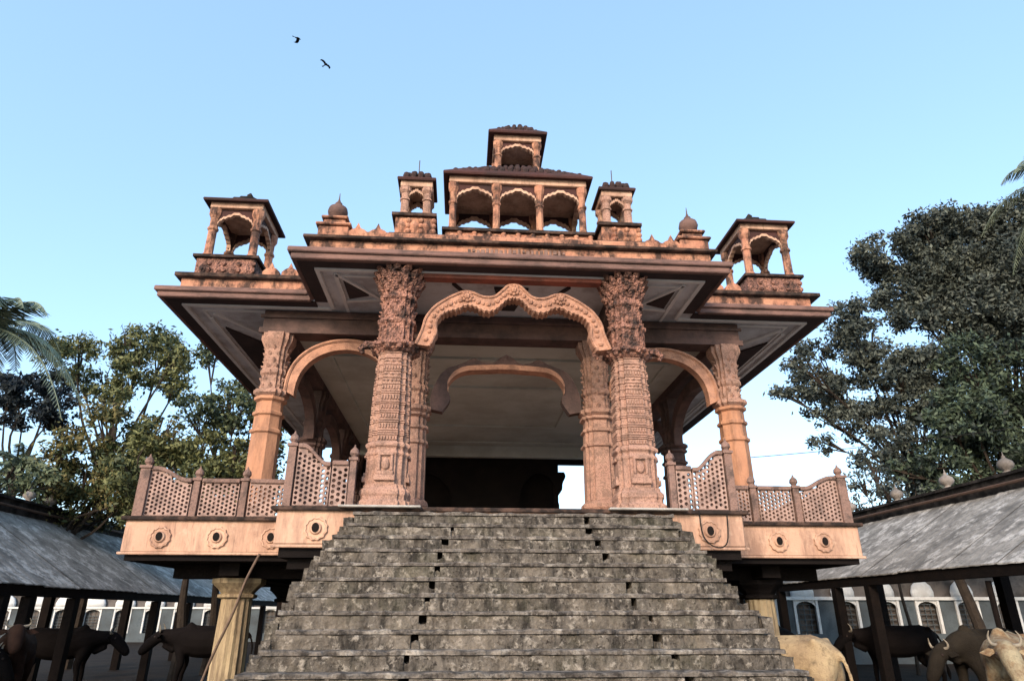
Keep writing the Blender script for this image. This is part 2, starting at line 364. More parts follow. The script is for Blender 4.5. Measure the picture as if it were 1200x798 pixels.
def plain_column(cx, cy, w_=.27, top=6.36, kind='smoothcol', bare=False, flange=5.25):
    root = bpy.data.objects.new('side_column', None); COL.objects.link(root); root.parent = PAV; root.location = PAV_OFF
    m = MB(); m.lathe([(w_ * 1.3, 0), (w_ * 1.3, .15), (w_ * 1.15, .2), (w_ * 1.15, .3), (w_ * 1.25, .34), (w_ * 1.25, .4), (w_, .46)], cx, cy, z0=ZD + .004, plan=OCT)
    P(m, 'column_base', kind, root, bevel=.006)
    m = MB(); hh = flange - .1 - (ZD + .464)
    pr = [(w_, 0), (w_ * .97, hh * .5), (w_ * .96, hh * .62), (w_ * 1.1, hh * .635), (w_ * 1.1, hh * .66), (w_ * .95, hh * .68), (w_ * .93, hh * .8), (w_ * 1.08, hh * .815), (w_ * 1.08, hh * .84), (w_ * .92, hh * .86), (w_ * .9, hh * .95), (w_ * 1.12, hh * .97), (w_ * 1.12, hh)]
    pl = STEP if kind != 'smoothcol' else OCT
    m.lathe(pr, cx, cy, z0=ZD + .464, plan=pl)
    P(m, 'column_shaft', kind, root)
    m = MB(); f = flange - .1
    m.lathe([(w_ * .9, 0), (w_ * 1.2, .06), (w_ * 1.2, .12), (w_ * .85, .16), (w_ * .8, .4), (w_ * .95, .44), (w_ * .95, .5), (w_ * .8, .55), (w_ * .86, top - f - .3), (w_ * 1.2, top - f - .12), (w_ * 1.2, top - f - .002)], cx, cy, z0=f, plan=STEP)
    if not bare:
        for zi in range(8):
            for k in range(8):
                a = 2 * math.pi * (k + .5 * (zi % 2)) / 8
                petal(m, cx + w_ * .82 * math.cos(a), cy + w_ * .82 * math.sin(a), f + .2 + zi * .12, a, .055, PR)
    P(m, 'column_capital', 'carved' if not bare else kind, root)
    return root
for s in (-1, 1):
    plain_column(s * 4.22, 11.7, .235)
    plain_column(s * 1.68, 11.7, .27, kind='carved', flange=5.0)
    for y in (15.2, 18.6, 21.7): plain_column(s * 4.2, y, .25, kind='beamdark', top=6.36, bare=True)

# arches
FRONT_OUT = [(0, 6.60), (.10, 6.58), (.2, 6.48), (.32, 6.38), (.5, 6.37), (.68, 6.44), (.82, 6.45), (.98, 6.38), (1.15, 6.27), (1.30, 6.14), (1.42, 5.95), (1.47, 5.75), (1.56, 5.5)]
FRONT_IN = [(0, 6.27), (.12, 6.24), (.24, 6.12), (.36, 6.03), (.5, 6.03), (.62, 6.10), (.76, 6.11), (.9, 6.04), (1.02, 6.02), (1.12, 5.97), (1.19, 5.84), (1.16, 5.68), (1.26, 5.46)]
def front_arch(y0, y1, sx=1, z=lambda q: q, mname='arch', orn=True):
    o_ = mirror(crom(FRONT_OUT, 6)); i_ = mirror(crom(FRONT_IN, 6))
    i_ = [(a[0] * .18 + b[0] * .82, a[1] * .18 + b[1] * .82 + .016 * math.sin(k * 1.9)) for k, (a, b) in enumerate(zip(o_, i_))]
    o_ = [(x * sx, z(q)) for x, q in o_]; i_ = [(x * sx, z(q)) for x, q in i_]
    m = MB(); m.ribbon(o_, i_, y0, y1)
    # raised edge beads
    mid = [((a[0] + b[0]) / 2, (a[1] + b[1]) / 2) for a, b in zip(o_, i_)]
    if orn:
        oo = [(a[0] * .12 + b[0] * .88, a[1] * .12 + b[1] * .88) for a, b in zip(mid, o_)]
        oi = [(a[0] * .2 + b[0] * .8, a[1] * .2 + b[1] * .8) for a, b in zip(mid, i_)]
        for pl in (oo, oi): m.tube([(x, y0 - .01, q) for x, q in pl], .02, 5)
        for k in range(3, len(mid) - 3, 3):
            blob(m, mid[k][0], y0, mid[k][1], .045 if k % 2 else .032)
        for (x, q) in ((0, 6.48), (-.76, 6.34), (.76, 6.34)):
            x *= sx; q = z(q)
            for k in range(8): blob(m, x + .07 * math.cos(k * math.pi / 4), y0 - .02, q + .07 * math.sin(k * math.pi / 4), .032)
            blob(m, x, y0 - .035, q, .055)
    return m
P(front_arch(9.72, 9.92), 'cusped_arch', 'arch')
IN_OUT = mirror(crom([(0, 6.08), (.12, 6.02), (.25, 5.92), (.45, 5.93), (.6, 6.0), (.75, 5.93), (.9, 5.86), (1.1, 5.78), (1.25, 5.6), (1.36, 5.3), (1.38, 5.0)], 5))
IN_IN = mirror(crom([(0, 5.80), (.12, 5.80), (.25, 5.79), (.45, 5.78), (.6, 5.77), (.75, 5.75), (.88, 5.70), (1.0, 5.6), (1.08, 5.42), (1.02, 5.2), (1.16, 4.96)], 5))
m = MB(); m.ribbon(IN_OUT, IN_IN, 11.6, 11.8); P(m, 'cusped_arch', 'beamdark')
m = MB(); m.ribbon([(x, z + .075) for x, z in IN_IN[8:-8]], [(x, z - .004) for x, z in IN_IN[8:-8]], 11.56, 11.597); m.ribbon([(x, z - .003) for x, z in IN_IN[8:-8]], [(x, z - .02) for x, z in IN_IN[8:-8]], 11.56, 11.82); P(m, 'arch_lip', 'arch')
for s in (-1, 1):        # side arches between side and inner columns
    cx = s * 2.95; o_ = []; i_ = []
    for k in range(33):
        a = math.pi * k / 32; c, sn = math.cos(a), math.sin(a)
        e = sn ** .8
        o_.append((cx + 1.02 * c, 5.28 + 1.0 * e)); i_.append((cx + .86 * c, 5.2 + .90 * e))
    m = MB(); m.ribbon(o_, i_, 11.6, 11.8); m.tube([(x, 11.59, q) for x, q in o_], .03, 5)
    P(m, 'round_arch', 'arch')
    for y0, y1 in ((11.7, 15.2), (15.2, 18.6), (18.6, 21.7)):   # arches down the flanks
        cy = (y0 + y1) / 2; hw = (y1 - y0) / 2 - .22; o_ = []; i_ = []
        for k in range(25):
            a = math.pi * k / 24; c, sn = math.cos(a), math.sin(a) ** .8
            o_.append((hw * c, 5.28 + .98 * sn)); i_.append(((hw - .2) * c, 5.2 + .82 * sn))
        m = MB(); m.ribbon(o_, i_, -.1, .1); m.transform(Matrix.Translation((s * 4.2, cy, 0)) @ Matrix.Rotation(math.pi / 2, 4, 'Z'))
        P(m, 'round_arch', 'beamdark')
# beams
m = MB(); m.box(-4.5, 4.5, 11.52, 11.88, 6.36, 6.82); m.box(-4.55, 4.55, 11.48, 11.517, 6.36, 6.46); m.box(-4.55, 4.55, 11.48, 11.517, 6.66, 6.72)
P(m, 'cross_beam', 'beamdark')
for s in (-1, 1):
    m = MB(); m.box(s * 4.2 - .18, s * 4.2 + .18, 11.884, 21.9, 6.362, 6.82); P(m, 'side_beam', 'beamdark')
    m = MB(); m.box(s * 1.87 - .14, s * 1.87 + .14, 10.2, 11.47, 6.5, 6.82); P(m, 'porch_beam', 'beamdark')
m = MB(); m.box(-1.48, 1.48, 9.80, 9.98, 6.72, 6.82); P(m, 'porch_lintel', 'redbeam')
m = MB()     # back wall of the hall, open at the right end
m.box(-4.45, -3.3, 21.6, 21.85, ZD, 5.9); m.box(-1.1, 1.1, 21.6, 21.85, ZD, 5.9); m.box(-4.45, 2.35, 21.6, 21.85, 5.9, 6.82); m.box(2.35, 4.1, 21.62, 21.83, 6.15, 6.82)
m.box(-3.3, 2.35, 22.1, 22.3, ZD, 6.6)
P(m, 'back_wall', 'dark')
for cx in (-2.2, 1.72):
    m = MB(); k = 16; hw = 1.1 if cx < 0 else .62
    o_ = [(cx + hw * math.cos(math.pi * i / k), 5.9) for i in range(k + 1)]; i_ = [(cx + hw * math.cos(math.pi * i / k), 4.9 + .95 * math.sin(math.pi * i / k)) for i in range(k + 1)]
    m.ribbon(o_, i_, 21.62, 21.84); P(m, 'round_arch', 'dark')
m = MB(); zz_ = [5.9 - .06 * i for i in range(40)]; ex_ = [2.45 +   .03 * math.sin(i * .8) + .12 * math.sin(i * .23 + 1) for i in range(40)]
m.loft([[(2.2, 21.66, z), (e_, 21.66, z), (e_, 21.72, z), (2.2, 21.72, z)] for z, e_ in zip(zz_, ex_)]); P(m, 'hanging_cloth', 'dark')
m = MB(); m.box(-4.02, 4.02, 11.9, 21.58, 6.55, 6.70); m.box(-4.0, 4.0, 20.9, 21.1, 6.2, 6.546); hc_ = P(m, 'hall_ceiling', 'ceiling')
for (xa, xb, ya, yb) in ((-3.6, 3.6, 13.0, 13.1), (-3.6, 3.6, 20.3, 20.4), (-3.6, -3.5, 13.1, 20.3), (3.5, 3.6, 13.1, 20.3), (-1.9, 1.9, 14.9, 14.96), (-1.9, 1.9, 18.4, 18.46), (-1.9, -1.84, 14.96, 18.4), (1.84, 1.9, 14.96, 18.4)):
    m = MB(); m.box(xa, xb, ya, yb, 6.50, 6.548); P(m, 'ceiling_moulding', 'ceiling', hc_)

# eaves: porch and wide roof slab, fascia, soffit mouldings
e = MB(); e.box(-3.50, 3.50, 9.55, 11.098, 6.84, 7.02); e.box(-6.18, 6.06, 11.1, 22.8, 6.84, 7.02)
eave = P(e, 'eave', 'soffit')
f = MB()
def fas(x0, x1, y0, y1): f.box(x0, x1, y0, y1, 6.80, 7.0); return
fas(-3.57, 3.57, 9.44, 9.548); fas(-3.57, -3.502, 9.551, 11.0); fas(3.502, 3.57, 9.551, 11.0)
fas(-6.25, -3.572, 11.0, 11.097); fas(3.572, 6.13, 11.0, 11.097); fas(-6.25, -6.182, 11.1, 22.8); fas(6.062, 6.13, 11.1, 22.8)
f.box(-3.62, 3.62, 9.39, 9.437, 6.9, 6.99)
for s in (-1, 1):
    f.box(*sorted((s * 3.573, s * 3.62)), 9.44, 10.95, 6.9, 6.99); k_ = .12 if s > 0 else 0; f.box(*sorted((s * 3.63, s * (6.30 - k_))), 10.95, 10.997, 6.9, 6.99); f.box(*sorted((s * (6.253 - k_), s * (6.30 - k_))), 11.0, 22.8, 6.9, 6.99)
P(f, 'eave_fascia', 'fascia', eave, bevel=.015)
def mould(zt, zb, off, wd, mname):
    m = MB(); a, b = off, off + wd
    m.box(-3.5 + a, 3.5 - a, 9.55 + a, 9.55 + b, zb, zt)
    for s in (-1, 1):
        m.box(*sorted((s * (3.5 - a), s * (3.5 - b))), 9.551 + b, 11.1 + a - .001, zb, zt)
        W_ = 6.18 if s < 0 else 6.06
        m.box(*sorted((s * (3.5 - a) + s * .001, s * (W_ - a))), 11.1 + a, 11.1 + b, zb, zt)
        m.box(*sorted((s * (W_ - a), s * (W_ - b))), 11.1 + b + .001, 22.7, zb, zt)
    return P(m, 'soffit_moulding', mname, eave)
mould(6.838, 6.815, .0, .22, 'soffit_dark'); mould(6.838, 6.79, .24, .07, 'soffit_rib'); mould(6.838, 6.82, .5, .05, 'soffit_rib')
# triangular coffers at the corners
def bar(m, a, b, wd, zt, zb):
    a = Vector((a[0], a[1], 0)); b = Vector((b[0], b[1], 0)); dd = (b - a).normalized(); nn = Vector((-dd.y, dd.x, 0)) * wd / 2
    c = [a + nn, a - nn, b - nn, b + nn]
    m.loft([[(p.x, p.y, zb) for p in c], [(p.x, p.y, zt) for p in c]])
for s in (-1, 1):
    m = MB()
    for (A, B) in (((5.5, 11.75), (4.55, 13.2)), ((5.62, 11.95), (5.62, 21.5)), ((4.5, 13.4), (4.5, 21.5))): bar(m, (s * A[0], A[1]), (s * B[0], B[1]), .07, 6.838, 6.80)
    for (A, B) in (((2.95, 9.98), (2.3, 10.9)), ((2.95, 9.98), (2.95, 11.0)), ((2.95, 11.02), (2.3, 10.92))): bar(m, (s * A[0], A[1]), (s * B[0], B[1]), .06, 6.838, 6.80)
    P(m, 'soffit_moulding', 'soffit_rib', eave)
    m = MB(); m.loft([[(s * x, y, z) for x, y in ((5.5, 12.4), (4.75, 13.5), (5.5, 14.8))] for z in (6.80, 6.837)])
    P(m, 'soffit_panel', 'soffit_dark', eave); m = MB()
    m.loft([[(s * x, y, z) for x, y in ((2.86, 10.2), (2.5, 10.75), (2.86, 10.9))] for z in (6.80, 6.837)])
    P(m, 'soffit_panel', 'soffit_dark', eave)
m = MB(); m.loft([[(x, y, z) for x, y in ((-.3, 10.3), (.3, 10.3), (.12, 11.2), (-.12, 11.2))] for z in (6.80, 6.837)])
for x in (-1.0, 1.0): bar(m, (x, 10.2), (x * .4, 11.3), .06, 6.837, 6.80)
P(m, 'soffit_panel', 'soffit_dark', eave)

# parapets on the roof
pp = MB(); pp.box(-3.34, 3.34, 9.62, 10.4, 7.022, 7.24); pp.box(-6.02, -3.345, 11.3, 22.5, 7.022, 7.32); pp.box(3.345, 5.95, 11.3, 22.5, 7.022, 7.32)
pp.box(-3.342, 3.342, 10.402, 14.0, 7.022, 7.22)
pp.box(-2.6, 2.7, 9.66, 10.3, 7.30, 7.46)
par = P(pp, 'parapet', 'peach_old', bevel=.01)
m = MB(); m.box(-3.44, 3.44, 9.52, 10.4, 7.242, 7.297)
for s in (-1, 1): m.box(*sorted((s * 3.445, s * 6.12)), 11.2, 22.5, 7.322, 7.40)
P(m, 'parapet_cornice', 'grime', par, bevel=.01)
m = MB(); rr = random.Random(3)   # worn remnants of painted ornament on the band
for k in range(22):
    x = -.75 + k * .075; m.cbox(x, 9.612, 7.14 + rr.uniform(-.015, .015), rr.uniform(.03, .06), .02, rr.uniform(.04, .1))
P(m, 'parapet_ornament', 'rail', par)
def merlon(x, y, z, w_=.17, rot=0):
    m = MB(); pr = [(-.5, 0), (-.48, .45), (-.3, .65), (-.12, .75), (0, 1.1), (.12, .75), (.3, .65), (.48, .45), (.5, 0)]
    m.loft([[(a * w_ * 1.9, yy, b * .3) for a, b in pr] for yy in (-.05, .05)])
    m.loft([[(a * w_ * 1.1, yy, .05 + b * .18) for a, b in pr] for yy in (-.075, -.05)])
    m.transform(Matrix.Translation((x, y, z)) @ Matrix.Rotation(rot, 4, 'Z'))
    P(m, 'merlon', 'peach_old', par)
for s in (-1, 1):
    for x in (2.32, 2.65): merlon(s * x + .05, 9.72, 7.30, .19)
    for x in (3.75, 4.1, 4.45): merlon(s * x, 11.4, 7.402)
    for k in range(7): merlon(s * 5.95, 13.6 + k * .36, 7.402, rot=math.pi / 2)
for x in [-1.1 + .36 * k for k in range(7)]: pass
def onion(x, y, z, sc=1.0, mname='finial', name='pedestal_finial', parent=None, ped=True):
    root = bpy.data.objects.new(name, None); COL.objects.link(root); root.parent = parent or PAV; root.location = PAV_OFF if not parent else (0, 0, 0)
    if ped:
        m = MB(); m.box(x - .25, x + .25, y - .2, y + .2, z, z + .24); m.box(x - .29, x + .29, y - .25, y + .25, z + .242, z + .29); m.box(x - .18, x + .18, y - .15, y + .15, z + .292, z + .40); m.box(x - .22, x + .22, y - .2, y + .2, z + .402, z + .45)
        P(m, 'pedestal', 'peach_old', root, bevel=.015); z += .45
    m = MB(); m.lathe([(.10, 0), (.08, .03), (.09, .05), (.15, .10), (.17, .17), (.15, .25), (.09, .30), (.05, .33), (.06, .35), (.03, .38), (.012, .44), (.005, .56)], x, y, 14, z)
    P(m, 'finial_knob', mname, root, smooth=True)
onion(-3.0, 9.85, 7.30); onion(3.1, 9.85, 7.30)

# rooftop kiosks
def arch_panel(m_sp, m_band, x0, x1, zs, za, zt, y0, y1, cusps=True):
    k = 20; cx = (x0 + x1) / 2; hw = (x1 - x0) / 2; o_ = []; i_ = []; b_ = []
    for i in range(k + 1):
        a = math.pi * i / k; c = math.cos(a); sn = math.sin(a)
        zz = zs + (za - zs) * (sn ** .75 * .82 + .18 * max(0, 1 - abs(c) * 2.2))
        if cusps: zz -= .012 * (1 + math.cos(i * math.pi))
        i_.append((cx + hw * c, zz)); o_.append((cx + hw * c, zt)); b_.append((cx + (hw - .005) * c * (1.0), min(zt - .004, zz + .055)))
    m_sp.ribbon(o_, b_, y0 + .01, y1 - .01); m_band.ribbon(b_, i_, y0 - .012, y1 + .012)
def kiosk(name, cx, cy, z0, w_, d_, hc, bays, eo, roofh, style, ped=None, rod=False):
    """w_, d_ = outside of the columns; eo = eave overhang"""
    root = bpy.data.objects.new(name, None); COL.objects.link(root); root.parent = PAV; root.location = PAV_OFF
    if ped:
        pw, pz = ped; m = MB(); m.box(cx - w_ / 2 - pw, cx + w_ / 2 + pw, cy - d_ / 2 - pw, cy + d_ / 2 + pw, pz, z0 - .06)
        nb = max(3, int((w_ + 2 * pw) / .24))
        for i in range(nb):
            xx = cx - w_ / 2 - pw + (i + .5) * (w_ + 2 * pw) / nb
            yy = cy - d_ / 2 - pw
            hq = z0 - pz; m.add([(xx - .11, yy, pz + hq * .5), (xx, yy, pz + .05), (xx + .11, yy, pz + hq * .5), (xx, yy, z0 - .08), (xx, yy - .07, pz + hq * .5)], [(0, 1, 4), (1, 2, 4), (2, 3, 4), (3, 0, 4)])
            for zz_ in (.28, .5, .72): blob(m, xx + .12, yy, pz + hq * zz_, .055)
            if .3 * i + .2 < d_: m.add([(cx + w_ / 2 + pw, cy - d_ / 2 + .3 * i, pz + hq * .5), (cx + w_ / 2 + pw, cy - d_ / 2 + .3 * i + .1, pz + .06), (cx + w_ / 2 + pw, cy - d_ / 2 + .3 * i + .2, pz + hq * .5), (cx + w_ / 2 + pw, cy - d_ / 2 + .3 * i + .1, z0 - .1), (cx + w_ / 2 + pw + .05, cy - d_ / 2 + .3 * i + .1, pz + hq * .5)], [(0, 1, 4), (1, 2, 4), (2, 3, 4), (3, 0, 4)])
        P(m, 'pedestal', 'capital' if style == 'dome' else 'peach_old', root, bevel=.01)
        m = MB(); m.box(cx - w_ / 2 - pw - .06, cx + w_ / 2 + pw + .06, cy - d_ / 2 - pw - .06, cy + d_ / 2 + pw + .06, z0 - .058, z0 - .002); m.box(cx - w_ / 2 - pw - .08, cx + w_ / 2 + pw + .08, cy - d_ / 2 - pw - .08, cy + d_ / 2 + pw + .08, pz - .0, pz + .05)
        P(m, 'pedestal_moulding', 'grime', root)
    cw = {'dome': .078, 'small': .068}.get(style, .062)
    xs = [cx - w_ / 2 + cw + (w_ - 2 * cw) * i / bays for i in range(bays + 1)]
    ys = [cy - d_ / 2 + cw, cy + d_ / 2 - cw]
    for x in xs:
        for y in ys:
            m = MB(); m.lathe([(cw * 1.3, 0), (cw * 1.3, .08), (cw, .1), (cw * .95, hc * .55), (cw * 1.25, hc * .57), (cw * 1.25, hc * .61), (cw * .9, hc * .64), (cw * .95, hc * .8), (cw * 1.45, hc * .88), (cw * 1.45, hc - .002)], x, y, z0=z0, plan=OCT if style != 'small' else STEP)
            P(m, 'kiosk_column', 'peach_old' if style != 'small' else 'carved', root)
    sp, bd = MB(), MB()
    zs = z0 + hc * .62; za = z0 + hc * .9; zt = z0 + hc
    for i in range(bays):
        for y in ys: arch_panel(sp, bd, xs[i] + cw * .9, xs[i + 1] - cw * .9, zs, za, zt, y - .03, y + .03)
    sp2, bd2 = MB(), MB(); nd = max(1, round(d_ / w_ * bays)) if bays > 1 else 1
    arch_panel(sp2, bd2, -(d_ / 2 - 2 * cw), d_ / 2 - 2 * cw, zs, za, zt, -.03, .03)
    for x in (xs[0], xs[-1]):
        T = Matrix.Translation((x, cy, 0)) @ Matrix.Rotation(math.pi / 2, 4, 'Z')
        for src, dst in ((sp2, sp), (bd2, bd)): dst.add([T @ Vector(v) for v in src.v], src.f)
    P(sp, 'kiosk_spandrel', 'maroon', root); P(bd, 'kiosk_arch', 'peach', root)
    m = MB(); m.box(cx - w_ / 2 - .02, cx + w_ / 2 + .02, cy - d_ / 2 - .02, cy + d_ / 2 + .02, zt, zt + .13)
    P(m, 'kiosk_lintel', 'peach', root, bevel=.01)
    zr = zt + .132; m = MB(); X, Y = w_ / 2 + eo, d_ / 2 + eo
    def rect(a, b, z): return [(cx - a, cy - b, z), (cx + a, cy - b, z), (cx + a, cy + b, z), (cx - a, cy + b, z)]
    m.loft([rect(w_ / 2 + .0, d_ / 2 + .0, zr), rect(X, Y, zr - .03), rect(X + .01, Y + .01, zr + .0), rect(X, Y, zr + .03), rect(w_ / 2 * .75, d_ / 2 * .75, zr + roofh * .6)])
    P(m, 'kiosk_eave', 'maroon', root)
    m = MB()
    if style == 'dome':
        m.lathe([(.86, 0), (.84, .05), (.66, .12), (.64, .16), (.40, .25), (.38, .29), (.16, .36), (.10, .40), (.12, .43), (.03, .50)], cx, cy, z0=zr + roofh * .35, plan=[(1, -.6), (1, .6), (.6, 1), (-.6, 1), (-1, .6), (-1, -.6), (-.6, -1), (.6, -1)], sx=w_ / 2, sy=d_ / 2)
        P(m, 'kiosk_dome', 'gutter', root)
    else:
        nx = max(4, int(w_ * 1.1 / .15)); zz = zr + roofh * .55
        m.loft([rect(w_ / 2 * .8, d_ / 2 * .8, zz - .06), rect(w_ / 2 * .5, d_ / 2 * .5, zz + roofh * .35), rect(w_ / 2 * .08, d_ / 2 * .08, zz + roofh * .6)])
        rr = random.Random(int(w_ * 100))
        for i in range(nx):
            t = ((i + .5) / nx - .5) * .88
            for (sc, dz) in ((1.0, 0), (.78, roofh * .25)):
                hh = (1 - abs(t) * 1.7) * roofh * .30 - .03
                blob(m, cx + t * w_ * 1.12 * sc, cy - d_ / 2 * .95 * sc, zr + .09 + dz + hh, .05 + .016 * rr.random(), 1.5)
                blob(m, cx + t * w_ * 1.12 * sc, cy + d_ / 2 * .95 * sc, zr + .06 + dz + hh, .06, 1.3)
        P(m, 'kiosk_roof', 'roofcrest', root)
    if rod:
        m = MB(); m.tube([(cx, cy, zr + roofh * .6), (cx, cy, zr + roofh + .42)], .009, 5); P(m, 'lightning_rod', 'iron', root)
    return root
for s in (-1, 1): kiosk('roof_kiosk', s * 5.45 + (.05 if s > 0 else 0), 12.35, 8.04, 1.0, 1.15, 1.12, 1, .13, .35, 'dome', ped=(.06, 7.402))
kiosk('roof_kiosk', -1.7, 10.15, 7.93, .52, .55, .6, 1, .07, .22, 'small', ped=(.06, 7.462), rod=True)
kiosk('roof_kiosk', 1.86, 10.15, 7.90, .52, .55, .6, 1, .07, .22, 'small', ped=(.06, 7.462), rod=True)
kiosk('upper_storey', .10, 10.55, 7.76, 2.44, 1.1, 1.0, 3, .12, .5, 'crest', ped=(.05, 7.462))
kiosk('top_kiosk', .11, 10.62, 9.14, .86, .8, .76, 1, .12, .42, 'crest')

# balustrades with pierced panels
def lattice(p0, p1, z0, topf, parent, cell=.066):
    """pierced stone panel from p0 to p1 (x, y); topf(t) gives the top height at t 0..1; circular holes in diagonal ranks"""
    p0 = Vector((*p0, 0)); p1 = Vector((*p1, 0)); Lg = (p1 - p0).length; dr = (p1 - p0).normalized()
    nn = Vector((-dr.y, dr.x, 0)) * .03
    m = MB()
    cols = max(2, int(round(Lg / cell))); cw = Lg / cols
    k = 8
    def pt(u, v, side): q = p0 + dr * u + nn * side; return (q.x, q.y, v)
    for i in range(cols):
        top = min(topf((i) / cols), topf((i + 1) / cols), topf((i + .5) / cols))
        rows = int((top - z0) / (cw * .5)); 
        z = z0; nr = max(1, int((top - z0) / cw)); 
        for j in range(nr + 1):
            zc0 = z0 + j * cw - (cw / 2 if i % 2 else 0); zc1 = zc0 + cw
            a0, a1 = max(zc0, z0), min(zc1, top)
            if a1 - a0 < .012: continue
            full = (zc0 >= z0 - 1e-6 and zc1 <= top + 1e-6)
            u0, u1 = i * cw, (i + 1) * cw
            if not full:
                for sd in (-1, 1): pass
                vs = [pt(u, v, sd) for sd in (-1, 1) for (u, v) in ((u0, a0), (u1, a0), (u1, a1), (u0, a1))]
                m.add(vs, [(0, 1, 2, 3), (7, 6, 5, 4), (0, 4, 5, 1), (2, 6, 7, 3)])
                continue
            uc, vc = (u0 + u1) / 2, (zc0 + zc1) / 2; r = cw * .36
            outer = [(u0, zc0), (uc, zc0), (u1, zc0), (u1, vc), (u1, zc1), (uc, zc1), (u0, zc1), (u0, vc)]
            inner = [(uc + r * math.cos(R(225 + 45 * q)), vc + r * math.sin(R(225 + 45 * q))) for q in range(8)]
            vs = [pt(u, v, -1) for u, v in outer + inner] + [pt(u, v, 1) for u, v in outer + inner]
            fs = []
            for q in range(8):
                q2 = (q + 1) % 8
                fs += [(q, q2, 8 + q2, 8 + q), (16 + q, 24 + q, 24 + q2, 16 + q2), (8 + q, 8 + q2, 24 + q2, 24 + q)]
            m.add(vs, fs)
    o = P(m, 'pierced_panel', 'jali', parent)
    # coping following the top
    m = MB(); K = 14; rings = []
    for i in range(K + 1):
        t = i / K; q = p0 + dr * Lg * t; zz = topf(t); nv = nn * 2.2
        rings.append([tuple(q - nv + Vector((0, 0, zz - .01))), tuple(q + nv + Vector((0, 0, zz - .01))), tuple(q + nv + Vector((0, 0, zz + .055))), tuple(q - nv + Vector((0, 0, zz + .055)))])
    m.loft(rings); P(m, 'coping', 'rail', parent, bevel=.01)
    m = MB(); bz = z0; a = p0 - nn * 2; b = p1 - nn * 2; c = p1 + nn * 2; e_ = p0 + nn * 2
    m.loft([[(q.x, q.y, bz - .04) for q in (a, b, c, e_)], [(q.x, q.y, bz - .01) for q in (a, b, c, e_)]]); P(m, 'kerb', 'rail', parent)
def post(x, y, h, parent, w_=.075, top=True):
    m = MB(); m.box(x - w_, x + w_, y - w_, y + w_, ZD, ZD + h)
    m.box(x - w_ - .02, x + w_ + .02, y - w_ - .02, y + w_ + .02, ZD + h + .002, ZD + h + .045)
    if top: m.lathe([(.055, 0), (.04, .02), (.07, .06), (.06, .11), (.02, .15), (.008, .19)], x, y, 10, ZD + h + .045)
    P(m, 'baluster_post', 'rail', parent, bevel=.01)
BAL = []
def bal():
    o = bpy.data.objects.new('balustrade', None); COL.objects.link(o); o.parent = PAV; o.location = PAV_OFF; return o
def low(h): return lambda t: ZD + h
def rise(h0, h1, flip=False):
    def f_(t):
        if flip: t = 1 - t
        q = min(1, max(0, (t - .15) / .75)); return ZD + h1 + (h0 - h1) * (q * q * (3 - 2 * q))
    return f_
zb = ZD + .05
for s in (-1, 1):
    b = bal(); y = 10.8; X = lambda x: s * x - (.12 if s > 0 and x > 3.6 else 0)
    xs = [5.68, 4.88, 4.15, 3.42]
    lattice((X(5.60), y), (X(4.96), y), zb, rise(.56, .74), b)
    lattice((X(4.80), y), (X(4.23), y), zb, low(.56), b)
    lattice((X(4.07), y), (X(3.45), y), zb, low(.56), b)
    post(X(5.68), y, .76, b); post(X(4.88), y, .58, b, .05); post(X(4.15), y, .58, b, .05); post(X(3.39), y, .60, b, .055, False)
    b = bal(); x = X(5.70)
    ys = [10.88, 12.4, 14.0, 15.6, 17.2, 18.8, 20.4, 22.0]
    for i in range(7):
        lattice((x, ys[i] + (.0 if i == 0 else .08)), (x, ys[i + 1] - .08), zb, rise(.56, .74) if i == 0 else low(.56), b, cell=.12 if i else .066)
        post(x, ys[i + 1], .60, b)
    b = bal(); y = 9.6
    lattice((X(3.10), y), (X(2.62), y), zb, rise(.60, .86), b); lattice((X(2.60), y), (X(2.37), y), zb, low(.62), b)
    post(X(3.18), y, .87, b, .055); post(X(2.31), y, .68, b, .045)
    b = bal(); lattice((X(3.18), 9.70), (X(3.18), 10.64), zb, rise(.60, .86), b); post(X(3.18), 10.72, .64, b, .07, False)

# lower columns that carry the deck
FL = [((1 - .07 * (i % 2)) * math.cos(math.pi * i / 16), (1 - .07 * (i % 2)) * math.sin(math.pi * i / 16)) for i in range(32)]
for s in (-1, 1):
    for y in (11.7, 15.2, 18.6, 21.9):
        for x in ((4.3, 1.7) if y > 12 else (4.3, 1.7)):
            root = bpy.data.objects.new('lower_column', None); COL.objects.link(root); root.parent = PAV; root.location = PAV_OFF
            front = (y < 12 and x > 4 and s < 0)
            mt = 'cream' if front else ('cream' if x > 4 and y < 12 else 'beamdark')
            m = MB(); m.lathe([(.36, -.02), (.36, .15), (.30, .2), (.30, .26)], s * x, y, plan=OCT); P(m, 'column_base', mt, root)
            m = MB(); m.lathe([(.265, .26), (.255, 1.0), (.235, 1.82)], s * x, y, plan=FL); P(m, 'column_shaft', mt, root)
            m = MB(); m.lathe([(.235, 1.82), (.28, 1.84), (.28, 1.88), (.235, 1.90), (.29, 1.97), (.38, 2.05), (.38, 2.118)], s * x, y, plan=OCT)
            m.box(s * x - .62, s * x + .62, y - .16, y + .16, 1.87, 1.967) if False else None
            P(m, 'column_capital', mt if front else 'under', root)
m = MB(); m.box(-4.0, 4.0, 15.5, 15.7, -.02, 1.96); m.box(-2.6, 2.6, 10.6, 10.8, -.02, 2.15); P(m, 'undercroft_shade_wall', 'dark')  # dark wall added so the undercroft reads as deep shade

